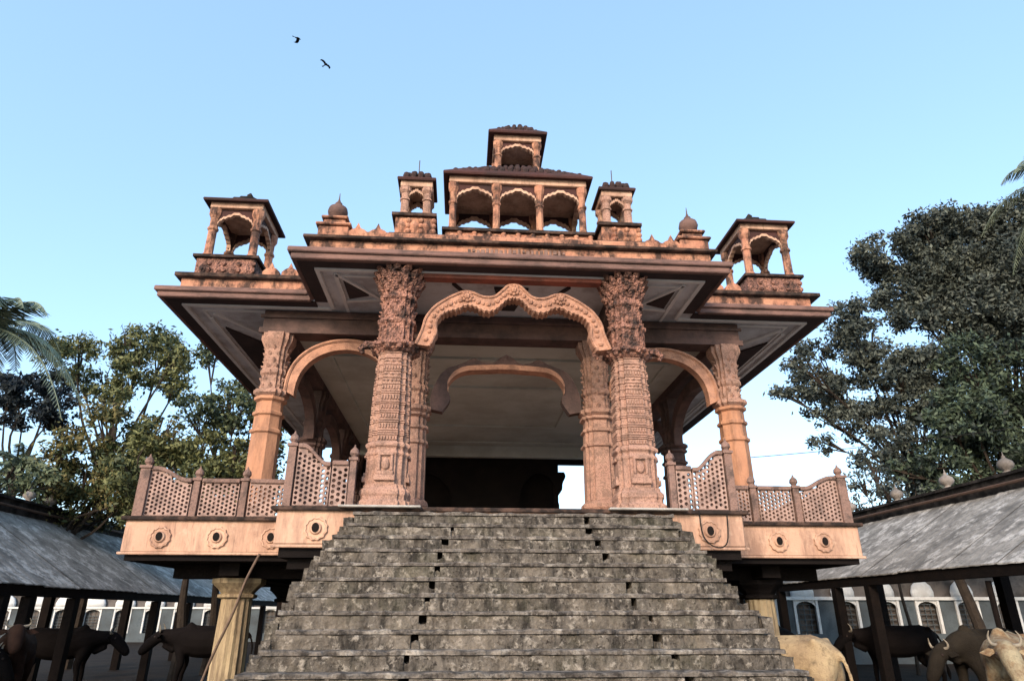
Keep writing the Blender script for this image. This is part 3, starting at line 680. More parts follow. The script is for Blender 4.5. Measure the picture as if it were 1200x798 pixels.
# ------------------------------------------------------------------ staircase
ST = thing('staircase', 'broad flight of blackened mossy concrete steps with broken holes, climbing to the pavilion', 'steps', (0, 5.2, 0))
SO = Vector((0, -5.2, 0))
def S(mb, name, m, parent=None, bevel=0):
    o = mb.build(name, M[m], parent or ST, False, bevel)
    if (parent or ST) is ST: o.location = SO
    return o
rise_, run_ = .176, .24; y0, z0 = 9.17, 2.86
rs = random.Random(11)
def rough_bar(m, x0, x1, y0_, y1_, za, zb_, seg=.16, jy=.012, jz=.008):
    n_ = max(2, int((x1 - x0) / seg)); rings = []
    for i in range(n_ + 1):
        x = x0 + (x1 - x0) * i / n_; a = rs.uniform(-jy, jy) - (rs.random() < .08) * -.03; b = rs.uniform(-jz, jz)
        rings.append([(x, y0_ + a, za), (x, y1_, za), (x, y1_, zb_), (x, y0_ + a + .012, zb_ + b), (x, y0_ + a, zb_ - .014 + b)])
    m.loft(rings)
for n_ in range(17):
    yy = y0 - n_ * run_; zz = z0 - n_ * rise_; hw = 2.17 + .045 * n_; cx = -.02 - .006 * n_
    if zz < .02: zz = .02
    lx, rx = cx - hw + rs.uniform(-.05, .05), cx + hw + rs.uniform(-.05, .05)
    back = yy + (run_ + .16 if n_ else .36)
    m = MB(); rough_bar(m, lx, rx, yy, back, zz - .04, zz, seg=.09, jy=.02, jz=.012)
    st = S(m, 'step', 'nosing')
    # riser in segments, with two broken openings
    h1 = cx - .83 - .035 * n_ + rs.uniform(-.03, .03); h2 = cx + .95 + .05 * n_ + rs.uniform(-.05, .05)
    w1 = rs.uniform(.02, .055) if n_ > 0 else 0; w2 = rs.uniform(.02, .055) if n_ != 4 else 0
    zlow = max(-.02, zz - rise_ - .02); hz = zz - .045 - .002
    m = MB(); yf = yy + .010
    rough_bar(m, lx + .02, h1 - w1, yf, yy + .2, zlow, hz, jz=0); rough_bar(m, h1 + w1, h2 - w2, yf, yy + .2, zlow, hz, jz=0); rough_bar(m, h2 + w2, rx - .02, yf, yy + .2, zlow, hz, jz=0)
    for hx, ww in ((h1, w1), (h2, w2)):
        if ww: rough_bar(m, hx - ww - .01, hx + ww + .01, yf + .004, yy + .2, zlow, zz - rise_ * rs.uniform(.52, .75), seg=.03, jz=.018)
    S(m, 'riser', 'concrete', st)
    m = MB(); m.box(lx + .06, rx - .06, yy + .21, yy + .26, zlow - .02, hz); S(m, 'riser_core', 'dark', st)  # dark backing paints the shadow inside the broken holes
    # broken cheek stones at the ends
    for s, ex in ((-1, lx), (1, rx)):
        m = MB()
        for q in range(5):
            bx = ex + s * rs.uniform(-.05, .10); bw = rs.uniform(.08, .2); bz = rs.uniform(.05, .14)
            by = yy + rs.uniform(.02, .22); m.box(bx - bw / 2, bx + bw / 2, by, by + rs.uniform(.1, .22), zz - rise_ - .08, zz - rise_ + bz, jit=.02)
        m.box(min(ex, ex + s * .12) + .001, max(ex, ex + s * .12), yy + .06, yy + .30, max(-.03, zz - rise_ - .9), zz - rise_ * .6, jit=.015)
        S(m, 'cheek_stone', 'concrete', st)
m = MB(); rs2 = random.Random(5)        # solid core under the flight
m.loft([[(sx * 2.05, 9.38, -.03), (sx * 2.05, 9.38, z0 - .25), (sx * (2.1 + .6), 9.38 - 15 * run_, .02), (sx * 2.7, 9.38 - 15 * run_, -.03)] for sx in (-1, 1)])
S(m, 'stair_core', 'concrete')
m = MB(); m.box(-1.3, 1.3, 9.385, 9.497, 2.2, 2.86); S(m, 'landing_edge', 'nosing')

# ------------------------------------------------------------------ cattle sheds
def shed(name, label, side, ex, ez, rx, rz, y0_, y1_, posts):
    root = thing(name, label, 'shed', (ex, y0_, 0)); off = Vector((-ex, -y0_, 0))
    def Q(mb, nm, mt, parent=None, **k):
        o = mb.build(nm, M[mt], parent or root, **k)
        if not parent: o.location = off
        return o
    m = MB(); ln = math.hypot(rx - ex, rz - ez); N_ = 12; rr = random.Random(9)
    y = y0_
    while y < y1_ - .1:         # roof laid in sheets side by side
        y2 = min(y + 1.3, y1_); rows = []; dz = rr.uniform(-.012, .012)
        k = int((y2 - y) / .0725)
        bot, top = [], []
        for i in range(k + 1):
            yy = y + (y2 - y) * i / k; wv = .004 * math.sin(yy * 2 * math.pi / .29)
            bot.append((ex - side * .0, yy, ez + wv + dz)); top.append((rx, yy, rz + wv + dz))
        nk = k + 1; vs = bot + top + [(p[0], p[1], p[2] - .02) for p in bot + top]
        fs = [(i, i + 1, nk + i + 1, nk + i) for i in range(k)] + [(2 * nk + i, 3 * nk + i, 3 * nk + i + 1, 2 * nk + i + 1) for i in range(k)] + [(i, 2 * nk + i, 2 * nk + i + 1, i + 1) for i in range(k)]
        m.add(vs, fs); y = y2 + .004
    roof = Q(m, 'roof', 'sheet')
    m = MB(); X = sorted((ex + side * .04, ex + side * .2)); m.box(X[0], X[1], y0_, y1_, ez - .2, ez + .004)
    Q(m, 'eave_beam', 'post')
    m = MB(); X = sorted((rx - side * .0, rx + side * .25)); m.box(X[0], X[1], y0_, y1_, rz - .35, rz + .30); X2 = sorted((rx - side * .06, rx + side * .31)); m.box(X2[0], X2[1], y0_, y1_, rz + .302, rz + .36)
    rw = Q(m, 'ridge_wall', 'gutter')
    m = MB(); m.tube([(rx - side * .1, y0_, rz + .16), (rx - side * .1, (y0_ + y1_) / 2, rz + .13), (rx - side * .1, y1_, rz + .16)], .035, 6); Q(m, 'water_pipe', 'iron', None)
    for yy in posts:
        m = MB(); m.box(*sorted((ex + side * .04, ex + side * .23)), yy - .1, yy + .1, -.02, ez - .202); Q(m, 'post', 'post', bevel=.01)
    for yy in [y0_ + 1 + 4.4 * i for i in range(int((y1_ - y0_) / 4.4))]:
        m = MB(); m.box(*sorted((rx, rx + side * .2)), yy - .1, yy + .1, -.02, rz - .36); Q(m, 'post', 'post')
        m = MB(); a = (ex + side * .1, yy, ez - .1); b = (rx, yy, rz - .12); m.tube([a, b], .05, 5); Q(m, 'rafter', 'post')
    return root, off, rw
LS, loff, lrw = shed('cattle_shed', 'open cattle shed with mottled grey sheet roof left of the steps', -1, -8.65, 2.1, -11.2, 3.75, 5.0, 44.0, [9.5, 11.4, 13.15, 13.95, 15.5, 19.6, 21.9, 26, 30, 34, 38, 42])
RS_, roff, rrw = shed('cattle_shed', 'open cattle shed with mottled grey sheet roof right of the steps', 1, 7.75, 2.35, 10.3, 3.9, 4.0, 23.0, [5.5, 8.2, 14.35, 15.7, 18.6, 21.5])
m = MB(); m.tube([(7.9, 11.0, -.02), (7.9, 11.0, 2.1)], .045, 8); o = m.build('post', M['post'], RS_); o.location = roff
def wall_finial(x, y, z, parent, off, sc):
    m = MB(); m.lathe([(.14, 0), (.14, .05), (.09, .07), (.10, .1), (.21, .18), (.24, .27), (.20, .37), (.10, .44), (.05, .48), (.06, .51), (.02, .56), (.01, .66)], 0, 0, 14)
    m.transform(Matrix.Translation((x, y, z)) @ Matrix.Scale(sc, 4)); o = m.build('wall_finial', M['palefinial'], parent, smooth=True); return o
for y in (14.7, 12.9, 11.1, 16.6, 18.8): wall_finial(10.42, y, 4.262, rrw, roff, .68)
for y in (15.0, 17.3, 18.2, 20.5, 23): wall_finial(-11.32, y, 4.112, lrw, loff, .6)

# rows of small whitewashed domed niches beyond the sheds
def niche_row(label, x0, n_, pitch, y, zl, zt, zb_, rdome):
    root = thing('domed_niche_row', label, 'shrine wall', (x0, y, 0)); off = Vector((-x0, -y, 0))
    def Q(mb, nm, mt, **k): o = mb.build(nm, M[mt], root, **k); o.location = off; return o
    x1 = x0 + n_ * pitch
    m = MB(); m.box(x0, x1, y + .25, y + .5, -.02, zt + .35); Q(m, 'wall', 'greywall')
    m = MB(); m.box(x0, x1, y - .12, y + .248, zl - .07, zl + .04); Q(m, 'ledge', 'white')
    m = MB(); m.box(x0, x1, y - .05, y + .248, -.02, zb_); Q(m, 'plinth', 'grille')
    for i in range(n_):
        cx = x0 + (i + .5) * pitch
        m = MB(); m.lathe([(rdome, 0), (rdome * 1.02, (zt - zl) * .3), (rdome * .85, (zt - zl) * .65), (rdome * .45, (zt - zl) * .9), (.03, zt - zl)], cx, y + .1, 12, zl + .04, sy=.35); Q(m, 'dome', 'white', smooth=True)
        for s in (-1, 1):
            m = MB(); m.box(cx + s * pitch * .27 - .045, cx + s * pitch * .27 + .045, y - .06, y + .05, zb_, zl - .072); Q(m, 'pilaster', 'white')
        k = 10; hw = pitch * .27 - .05; m = MB()
        m.ribbon([(cx + hw * math.cos(math.pi * q / k), zl - .072) for q in range(k + 1)], [(cx + hw * math.cos(math.pi * q / k), zl - .32 + .2 * math.sin(math.pi * q / k)) for q in range(k + 1)], y - .03, y + .03); Q(m, 'niche_arch', 'white')
        m = MB(); m.box(cx + pitch * .27 + .05, cx + pitch * .73 - .05, y - .02, y + .06, zb_, zl - .074)
        for q in range(6): m.box(cx - hw, cx + hw, y + .1, y + .13, zb_ + .1 + q * .17, zb_ + .13 + q * .17)
        for q in range(3): m.box(cx - hw * .6 + q * hw * .6 - .012, cx - hw * .6 + q * hw * .6 + .012, y + .131, y + .15, zb_, zl - .1)
        Q(m, 'grille', 'grille')
    return root
niche_row('row of small whitewashed domed niches seen beneath the left shed roof', -38.4, 19, 1.78, 46.0, 1.95, 2.66, .5, .60)
niche_row('row of whitewashed domed niches with grilles seen beneath the right shed roof', 6.2, 11, 1.5, 24.5, 2.12, 2.70, .95, .43)

# ------------------------------------------------------------------ trees
def make_leaves(name, clumps, mt, parent, size, dens, seed, flat=.8):
    rg = np.random.default_rng(seed); C = []
    for (x, y, z, r) in clumps:
        r *= 1.08; ns = max(8, int(20 * r * r))
        # sub-clumps give the crown its light and dark puffs
        d_ = rg.normal(size=(ns, 3)); d_ /= np.linalg.norm(d_, axis=1)[:, None]
        sub = d_ * (rg.uniform(.35, 1.0, (ns, 1)) ** .6) * r * np.array([1, 1, flat])
        rad = rg.uniform(.16, .42, ns) * (r ** .5)
        for s_, rr in zip(sub, rad):
            k = int(dens * rr * rr * 900); p = rg.normal(size=(k, 3)) * rr * .55
            C.append(p * np.array([1, 1, .75]) + s_ + np.array([x, y, z]))
    C = np.concatenate(C); n_ = len(C)
    a = rg.normal(size=(n_, 3)); a /= np.linalg.norm(a, axis=1)[:, None]
    b = np.cross(a, rg.normal(size=(n_, 3))); b /= np.linalg.norm(b, axis=1)[:, None]
    L_ = size * rg.uniform(.6, 1.3, (n_, 1)); W_ = L_ * rg.uniform(.32, .5, (n_, 1))
    c = np.cross(a, b)
    V = np.stack([C - a * L_ * .5, C + b * W_ * .5 + c * L_ * .06, C + a * L_ * .5, C - b * W_ * .5 + c * L_ * .06], 1).reshape(-1, 3)
    me = bpy.data.meshes.new(name); me.vertices.add(4 * n_); me.vertices.foreach_set('co', V.ravel())
    me.loops.add(4 * n_); me.loops.foreach_set('vertex_index', np.arange(4 * n_, dtype=np.int32))
    me.polygons.add(n_); me.polygons.foreach_set('loop_start', np.arange(0, 4 * n_, 4, dtype=np.int32)); me.polygons.foreach_set('loop_total', np.full(n_, 4, dtype=np.int32))
    me.update(); me.validate(); me.materials.append(M[mt])
    o = bpy.data.objects.new(name, me); COL.objects.link(o); o.parent = parent
    return o
def tree(label, base, clumps, mt, size=.2, dens=1.0, seed=1, tr=.22, group='broad-leaved trees around the pavilion', extra=14, name='tree', cat='tree', fork=.45):
    root = thing(name, label, cat, base, group)
    B = Vector(base); rg = random.Random(seed)
    loc = [(x - B.x, y + rg.uniform(-.9, .9) - B.y, z - B.z, r) for x, y, z, r in clumps]
    cz = sum(c[2] for c in loc) / len(loc); cx = sum(c[0] for c in loc) / len(loc); lo = min(c[2] for c in loc)
    fk = Vector((cx * .4, 0, lo * fork + cz * .15)); m = MB()
    m.tube(crom([(0, 0, -.05), tuple(fk * .35 + Vector((.08, 0, 0))), tuple(fk * .7), tuple(fk)], 3), [tr * (1 - .05 * i) for i in range(10)], 8)
    for c in loc:
        e_ = Vector(c[:3]); mid = fk.lerp(e_, .5) + Vector((rg.uniform(-.4, .4), rg.uniform(-.3, .3), rg.uniform(-.1, .5)))
        pts = crom([tuple(fk - Vector((0, 0, .1))), tuple(fk.lerp(mid, .5) + Vector((0, 0, .1))), tuple(mid), tuple(e_)], 3)
        m.tube(pts, [tr * .36 * (1 - .1 * i) + .010 for i in range(len(pts))], 5)
        for q in range(5):
            dd = Vector((rg.gauss(0, 1), rg.gauss(0, 1), rg.gauss(.2, 1))).normalized() * c[3]
            m.tube([tuple(mid.lerp(e_, .6)), tuple(e_ + dd * .5), tuple(e_ + dd)], [.03, .02, .008], 4)
    m.build('trunk', M['bark'], root)
    full = list(loc)
    make_leaves('crown', full, mt, root, size, dens, seed)
    return root
A = [(-14.8, 24, 10.3, 0.84), (-13.7, 24, 11.0, 0.86), (-12.3, 24, 11.0, 0.87), (-11.3, 24, 10.4, 0.68), (-13.9, 24, 9.3, 0.74), (-12.7, 24, 9.8, 0.85), (-11.4, 24, 9.4, 0.76), (-15.0, 24, 9.5, 0.53), (-12.9, 24, 8.7, 0.4)]
Bt = [(-9.9, 22, 10.1, .5), (-8.5, 21, 8.4, 0.75), (-7.8, 21, 7.3, 0.79), (-8.9, 21, 7.3, 0.66), (-7.5, 21, 6.2, 0.78), (-8.8, 21, 6.5, 0.64), (-7.6, 21, 8.8, 0.49), (-6.9, 21, 7.1, 0.53), (-8.2, 21, 5.5, .8), (-9.6, 21, 6.2, .6), (-7.0, 21, 5.4, .7), (-6.5, 21, 6.4, .5)]
Ct = [(-18.6, 28, 10.0, 0.85), (-17.6, 28, 9.4, 0.84), (-18.8, 28, 9.1, 0.67), (-18.2, 28, 10.6, 0.69), (-20, 28, 10.2, .8)]
D1 = [(-11.4, 19, 5.7, 0.68), (-10.3, 19, 6.3, 0.75), (-10.8, 19, 5.0, 0.75), (-9.4, 19, 4.7, 0.8), (-11.5, 19, 4.4, 0.62), (-10.0, 19, 5.4, 0.75), (-10.4, 19, 4.2, .7), (-11.9, 19, 5.0, .5), (-9.6, 19, 6.3, .6), (-9.4, 19, 4.3, .6), (-10.4, 19, 4.6, .7), (-11.4, 19, 4.2, .6), (-9.0, 19, 5.6, .6)]
D2 = [(-8.8, 18, 5.8, 0.75), (-7.5, 18, 4.9, 0.8), (-7.9, 18, 4.1, 0.7), (-6.6, 18, 4.2, 0.7), (-7.9, 18, 5.6, 0.66), (-6.4, 18, 5.1, 0.6), (-9.0, 18, 4.9, .7), (-8.8, 18, 4.1, .6), (-7.0, 18, 5.8, .4), (-8.0, 18, 4.2, .7)]
Et = [(-11.9, 17, 4.9, 0.45), (-11.3, 17, 4.6, 0.42), (-12.0, 17, 4.4, 0.42), (-12.6, 17, 4.8, .5)]
R1 = [(20.1, 28, 18.1, 1.35), (22.4, 28, 19.2, 1.5), (24.9, 28, 20.0, 1.7), (27.2, 28, 19.9, 1.8), (20.4, 28, 16.4, 1.24), (22.7, 28, 17.0, 1.91), (25.0, 28, 17.0, 1.93), (27.0, 28, 16.9, 1.76), (23.0, 28, 14.9, 1.78), (25.6, 28, 14.5, 1.79), (20.6, 28, 14.8, 1.0), (29.2, 28, 18.7, 1.9), (27.9, 28, 14.8, 2.0)]
R2 = [(14.0, 23, 12.3, 0.9), (15.3, 23, 12.0, 0.88), (14.2, 23, 11.1, 0.97), (12.9, 23, 10.8, 0.85), (11.5, 23, 10.2, 0.6), (12.1, 23, 9.6, 0.7), (13.6, 23, 9.7, 1.02), (15.4, 23, 10.0, 1.17), (17.0, 23, 10.4, 1.19), (12.4, 23, 8.3, 0.5), (13.8, 23, 8.3, 0.8), (15.4, 23, 8.4, 1.0), (16.9, 23, 8.6, 1.02), (12.7, 23, 7.5, 0.4), (14.5, 23, 7.2, .8), (15.8, 23, 6.9, .9), (13.6, 23, 6.6, .6), (14.8, 23, 5.8, .8), (16.2, 23, 5.4, .9), (13.5, 23, 9.0, .7), (11.0, 23, 9.2, .35)]
R3 = [(17.2, 21, 9.7, 1.2), (18.8, 21, 9.4, 1.3), (16.1, 21, 7.8, 1.1), (17.6, 21, 7.5, 1.31), (19.3, 21, 8.2, 1.28), (14.8, 21, 6.3, 0.8), (16.2, 21, 5.8, 1.02), (17.7, 21, 6.1, 1.16), (13.8, 21, 6.0, 0.5), (18.9, 21, 5.8, 1.23), (20.5, 21, 7.0, 1.2), (15.0, 21, 5.0, .8), (16.6, 21, 4.6, .9), (18.2, 21, 4.8, .9), (14.0, 21, 4.6, .6), (15.3, 21, 7.4, .8)]
R4 = [(11.6, 20, 5.5, 0.45), (12.3, 20, 5.1, 0.45), (11.5, 20, 4.7, 0.39), (12.9, 20, 4.8, 0.55), (12.5, 20, 5.9, 0.35)]
tree('tall airy tree with olive crown above the left bushes', (-13, 24, 0), A, 'leafA', .18, 1.35, 1)
tree('green tree rising just left of the pavilion under the eave corner', (-7.9, 21.5, 0), Bt, 'leafB', .17, 1.4, 2, .14)
tree('dark indigo tree behind the palm at the left edge', (-18.4, 28, 0), Ct, 'leafC', .24, 1.1, 3)
tree('low tree with brownish-green leaves behind the left shed', (-12.2, 19, 0), D1, 'leafD', .15, 2.0, 4, .14)
tree('dense bushy green tree behind the left balustrade', (-7.6, 18.4, 0), D2, 'leafA', .145, 2.0, 5, .14)
tree('pale green shrub peeping over the left shed ridge', (-12, 17, 0), Et, 'leafE', .17, 1.0, 6, .08, name='shrub', cat='shrub')
tree('tallest grey-green tree filling the upper right of the sky', (24.5, 28, 0), R1, 'leafR', .24, .85, 7, .34)
tree('drooping dark tree nearest the right eave tip', (17.2, 23.5, 0), R2, 'leafR', .19, 1.15, 8, .2, fork=.8)
tree('heavy deep green tree above the right shed ridge', (17.8, 21, 0), R3, 'leafR2', .19, 1.3, 9, .24, fork=.7)
tree('thin leggy shrub behind the right balustrade corner', (12.2, 20, 0), R4, 'leafR', .13, .9, 10, .06, name='shrub', cat='shrub')

def palm(label, base, crown, nfr, ln, seed, drop=1.0, tr=.16):
    root = thing('palm_tree', label, 'palm tree', base, 'palm trees'); B = Vector(base); c = Vector(crown) - B; rg = random.Random(seed)
    m = MB(); pts = crom([(0, 0, -.05), (c.x * .2 + .1, 0, c.z * .4), (c.x * .7, 0, c.z * .75), (c.x, c.y, c.z)], 6); m.tube(pts, [tr * (1.2 - .4 * i / len(pts)) + .01 * (i % 2) for i in range(len(pts))], 9)
    m.build('trunk', M['bark'], root)
    for k in range(nfr):
        a = 2 * math.pi * k / nfr + rg.uniform(-.2, .2); up = rg.choice([.9, .65, .4, .1, -.2]) + rg.uniform(-.1, .1); l_ = ln * rg.uniform(.8, 1.1)
        dh = Vector((math.cos(a), math.sin(a), 0)); P_ = []; nseg = 16
        for i in range(nseg + 1):
            t = i / nseg; P_.append(c + dh * (l_ * t * math.cos(up * .8)) + Vector((0, 0, l_ * (math.sin(up) * t - .55 * drop * t * t * t - .15 * t * t))))
        m = MB(); m.tube([tuple(p) for p in P_], [.035 * (1 - .85 * i / nseg) + .004 for i in range(nseg + 1)], 4)
        sd_ = dh.cross(Vector((0, 0, 1)))
        for i in range(2, nseg * 3):
            t = i / (nseg * 3); f_ = t * nseg; j = min(nseg - 1, int(f_)); p = P_[j].lerp(P_[j + 1], f_ - j); tg = (P_[j + 1] - P_[j]).normalized()
            L_ = ln * .24 * math.sin(math.pi * min(1, t * .85 + .15)) ** .6
            for s in (-1, 1):
                q = (sd_ * s * .85 + tg * .55 + Vector((0, 0, -.35 - .5 * rg.random()))).normalized() * L_ * rg.uniform(.8, 1.1)
                wd = tg * .022 * (ln / 2.5) ** .5
                m.add([p - wd, p + wd, p + q * .6 + wd * .9 - Vector((0, 0, .02)), p + q, p + q * .6 - wd * .9 - Vector((0, 0, .02))], [(0, 1, 2, 3, 4)])
        m.build('frond', M['palm'], root)
    return root
palm('coconut palm with drooping fronds at the left edge', (-13.8, 18, 0), (-14.0, 18, 9.0), 18, 2.6, 3)
palm('small palm behind the left shed among the bushes', (-13.6, 20, 0), (-13.4, 20, 5.6), 11, 1.25, 8, .6, .1)
palm('palm whose frond tips reach in at the upper right edge', (24.5, 22, 0), (24.7, 22, 19.0), 16, 3.3, 5)

# ------------------------------------------------------------------ cattle
def skin_body(name, chains, mt, parent, sub=2):
    m = MB()
    for ch in chains:
        pts = [c[1] for c in ch]; rad = [(c[2][0] + c[2][1]) / 2 if isinstance(c[2], tuple) else c[2] for c in ch]
        if len(pts) < 2: continue
        p4 = crom([(*p, q) for p, q in zip(pts, rad)], 5)
        m.tube([p[:3] for p in p4], [max(.02, p[3]) for p in p4], 12)
        for q in (0, -1): blob(m, *pts[q], rad[q] * .98)
    o = m.build(name, M[mt], parent, smooth=True)
    rm = o.modifiers.new('remesh', 'REMESH'); rm.mode = 'VOXEL'; rm.voxel_size = .026; rm.use_smooth_shade = True
    sm = o.modifiers.new('smooth', 'SMOOTH'); sm.factor = .6; sm.iterations = 5
    return o
M['cow_cream'] = mat('cream_hide', (.40, .31, .18), (.26, .19, .115), 3.5, dirt=(.13, .085, .055), dscale=3, damt=.7, spots=[((.05, .035, .025), 11, .6, .55, .68), ((.12, .08, .05), 2.2, .6, .52, .6)], bump=.5, bscale=55)
M['cow_tan'] = mat('tan_hide', (.24, .155, .08), (.12, .07, .04), 4, dirt=(.33, .29, .19), dscale=3, damt=.8, spots=[((.03, .02, .015), 7, .7, .55, .68)], bump=.5, bscale=55)
M['cow_grey'] = mat('grey_hide', (.03, .025, .019), (.014, .012, .010), 2, bump=.5, bscale=55)
M['cow_brown'] = mat('brown_hide', (.045, .024, .016), (.02, .012, .010), 2, bump=.5, bscale=55)
M['cow_black'] = mat('shade_black_hide', (.010, .008, .008), (.006, .005, .005), 2, bump=.5, bscale=55)  # cattle's shade put into a near-black hide; birds share the colour
M['horn'] = mat('pale_horn', (.28, .25, .2), (.16, .14, .11), 8)
M['hoof'] = mat('dark_hoof', (.04, .03, .028))
def cow(label, loc, rz, mt, sc=1.0, head='up', turn=0, horns=.22):
    root = thing('cow', label, 'cow', loc, 'cattle around the sheds'); root.rotation_euler.z = rz; root.scale = (sc,) * 3
    hz = {'up': (1.32, 1.42), 'level': (1.15, 1.12), 'down': (.98, .72)}[head]
    hx, hy = 1.12, turn
    N = lambda k, x, y, z, r: (k, (x, y, z), r)
    nk = N('nk', .82, hy * .25, (hz[0] + 1.1) / 2 + .02, (.17, .15)); hd = N('hd', 1.05, hy * .6, hz[0], (.13, .13)); mid = N('md', 1.24 - (.05 if head == 'down' else 0), hy * .9, hz[0] - .14 + (hz[1] - hz[0]) * .3, (.115, .12)); mz = N('mz', 1.38 - (.10 if head == 'down' else 0), hy * 1.15, hz[0] - .29 + (hz[1] - hz[0]) * .35, (.09, .095))
    pel = N('pel', -.55, 0, 1.12, (.25, .24)); bel = N('bel', -.15, 0, 1.03, (.33, .31)); che = N('che', .28, 0, 1.02, (.33, .28)); sh = N('sh', .58, 0, 1.10, (.24, .25)); hump = N('hump', .46, 0, 1.34, .10)
    ch = [[pel, bel, che, sh, nk, hd, mid, mz], [che, hump]]
    for s in (-1, 1):
        ch.append([pel, N(f'h1{s}', -.60, s * .15, .90, (.17, .14)), N(f'h2{s}', -.50, s * .20, .68, (.105, .10)), N(f'h3{s}', -.70, s * .19, .44, (.06, .06)), N(f'h4{s}', -.66, s * .19, .14, .045), N(f'h5{s}', -.63, s * .19, .02, .055)])
        ch.append([sh, N(f'f1{s}', .55, s * .14, .82, (.12, .10)), N(f'f2{s}', .50, s * .18, .62, (.085, .08)), N(f'f3{s}', .54, s * .18, .40, .058), N(f'f4{s}', .54, s * .18, .14, .042), N(f'f5{s}', .57, s * .18, .02, .055)])
    for s in (-1, 1): ch.append([pel, N(f'hip{s}', -.60, s * .17, 1.30, (.06, .05))])
    ch.append([N('w1', -.5, 0, 1.33, .05), N('w2', 0, 0, 1.31, .05), N('w3', .35, 0, 1.33, .05)]); ch.append([N('d1', .75, 0, .86, .06), N('d2', .95, hy * .4, .95, .05)])
    ch.append([pel, N('t1', -.80, 0, 1.16, .05), N('t2', -.90, .02, .9, .028), N('t3', -.88, .03, .6, .022), N('t4', -.89, .03, .42, .045), N('t5', -.89, .03, .28, .02)])
    skin_body('body', ch, mt, root)
    H = Vector(hd[1])
    for s in (-1, 1):
        m = MB(); m.tube(crom([(H.x, H.y + s * .07, H.z + .08), (H.x - .02, H.y + s * .15, H.z + .10), (H.x - .01, H.y + s * .17, H.z + .09 + horns * .4), (H.x + .03, H.y + s * .14, H.z + .1 + horns * .7)], 4), [.026, .025, .024, .023, .021, .02, .018, .016, .014, .012, .009, .006, .003], 7); m.build('horn', M['horn'], root, smooth=True)
        m = MB(); e = [(H.x - .02, H.y + s * .1, H.z + .02), (H.x - .05, H.y + s * .2, H.z + .05), (H.x - .03, H.y + s * .31, H.z - .01), (H.x, H.y + s * .2, H.z - .05)]
        m.add(e + [(a - .025, b, c) for a, b, c in e], [(0, 1, 2, 3), (7, 6, 5, 4), (0, 4, 5, 1), (1, 5, 6, 2), (2, 6, 7, 3), (3, 7, 4, 0)]); m.build('ear', M[mt], root)
        m = MB(); blob(m, H.x + .08, H.y + s * .108, H.z - .01, .022); m.build('eye', M['hoof'], root, smooth=True)
    return root
cow('cream cow with its rump to the camera at the right foot of the steps', (3.12, 8.75, 0), R(128), 'cow_cream', 1.0, 'down')
cow('tan cow with pale patches facing out of the right shed', (6.75, 9.5, 0), R(225), 'cow_tan', 1.0, 'level', .2)
cow('dark grey cow standing behind the tan cow', (8.3, 11.9, 0), R(195), 'cow_grey', 1.0, 'down', -.1, .2)
cow('tan cow cropped by the right edge', (8.0, 9.9, 0), R(200), 'cow_tan', 1.0, 'down', 0, .2)
cow('brown horned cow facing out between the left shed posts', (-8.6, 13.6, 0), R(-65), 'cow_brown', 1.0, 'up', .1, .16)
cow('shade-darkened cow standing sideways behind the fluted column', (-6.2, 16.5, 0), R(185), 'cow_black', 1.0, 'level', 0)
cow('shade-darkened cow standing sideways among the posts of the left shed', (-9.3, 16.3, 0), R(12), 'cow_black', .97, 'level', 0)
cow('shade-darkened cow resting its head low at the lower left corner', (-9.2, 12.3, 0), R(20), 'cow_black', .95, 'down', 0)
cow('shade-darkened cow deep inside the right shed', (9.0, 15.5, 0), R(170), 'cow_black', 1.0, 'level', 0)
cow('shade-darkened cow between the steps and the right shed', (5.4, 14.6, 0), R(10), 'cow_black', 1.0, 'down', 0)

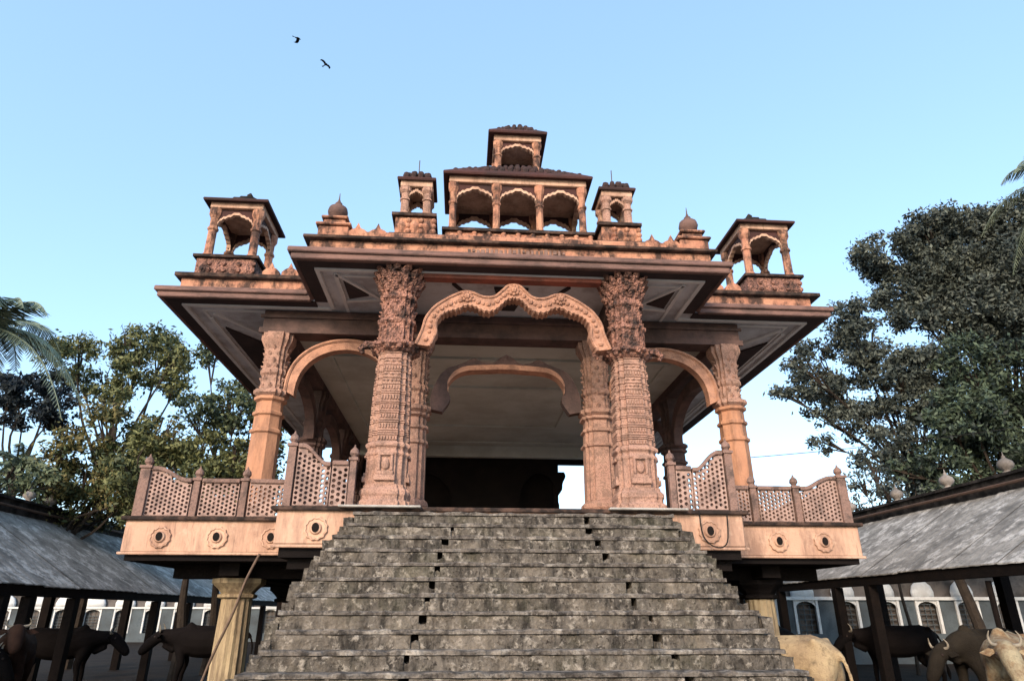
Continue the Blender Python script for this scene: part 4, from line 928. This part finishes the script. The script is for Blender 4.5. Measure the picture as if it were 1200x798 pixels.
# ------------------------------------------------------------------ small things
m = MB(); m.tube(crom([(-3.72, 10.55, 2.42), (-3.85, 10.5, 2.05), (-4.0, 10.6, 1.6), (-4.3, 10.8, .9), (-4.55, 10.9, 0)], 6), .02, 7)
tag(m.build('bamboo_pole', M['pipe'], smooth=True), 'thin crooked pole leaning from the deck edge beside the left fluted column', 'pole')
m = MB(); a, b = Vector((4.2, 11.9, 4.25)), Vector((20.0, 13.2, 7.2)); m.tube([tuple(a.lerp(b, t / 20) - Vector((0, 0, 1.3 * (t / 20) * (1 - t / 20)))) for t in range(21)], .008, 4)
tag(m.build('overhead_wire', M['cable']), 'thin wire running from the right side column out past the trees', 'wire')
m = MB(); m.tube(crom([(2.6, 9.40, 2.95), (2.62, 9.38, 2.6), (2.78, 9.36, 2.45), (2.95, 9.38, 2.52), (3.0, 9.40, 2.9)], 6), .010, 5)
tag(m.build('hanging_cable', M['cable']), 'loose black cable looping down the deck edge right of the steps', 'cable')
def bird(label, loc, rz, roll, flap):
    m = MB(); m.tube([(-.55, 0, 0), (-.35, 0, 0), (-.1, 0, .01), (.15, 0, .02), (.3, 0, .03), (.42, 0, .02)], [.03, .09, .13, .11, .07, .01], 8)
    b_ = m.build('bird', M['cow_black'], None, smooth=True); b_.location = loc; b_.rotation_euler = (roll, 0, rz); b_.scale = (.55,) * 3
    tag(b_, label, 'bird', 'birds in flight')
    for s in (-1, 1):
        m = MB(); st = [(0, .0, .25, .0), (.35, .05, .28, flap * .3), (.7, .0, .2, flap * .45), (1.0, -.15, .02, flap * .4)]
        rings = [[(c, s * (d_ + .05), z_), (f, s * (d_ + .05), z_), (f, s * (d_ + .05), z_ + .02), (c, s * (d_ + .05), z_ + .02)] for d_, c, f, z_ in [(a_, -.2 + b2, c2, z2) for a_, b2, c2, z2 in st]]
        m.loft(rings); m.build('wing', M['cow_black'], b_)
    m = MB(); m.loft([[(-.5, -.06, -.01), (-.5, .06, -.01), (-.5, .06, .01), (-.5, -.06, .01)], [(-.85, -.16, -.01), (-.85, .16, -.01), (-.85, .16, .01), (-.85, -.16, .01)]]); m.build('tail', M['cow_black'], b_)
bird('small dark bird in the sky, the higher of the two, wings bent', (-15.2, 42, 45.0), R(30), R(20), -.8)
bird('small dark bird in the sky, the lower of the two, gliding level', (-15.0, 50, 50.2), R(-40), R(-10), .5)
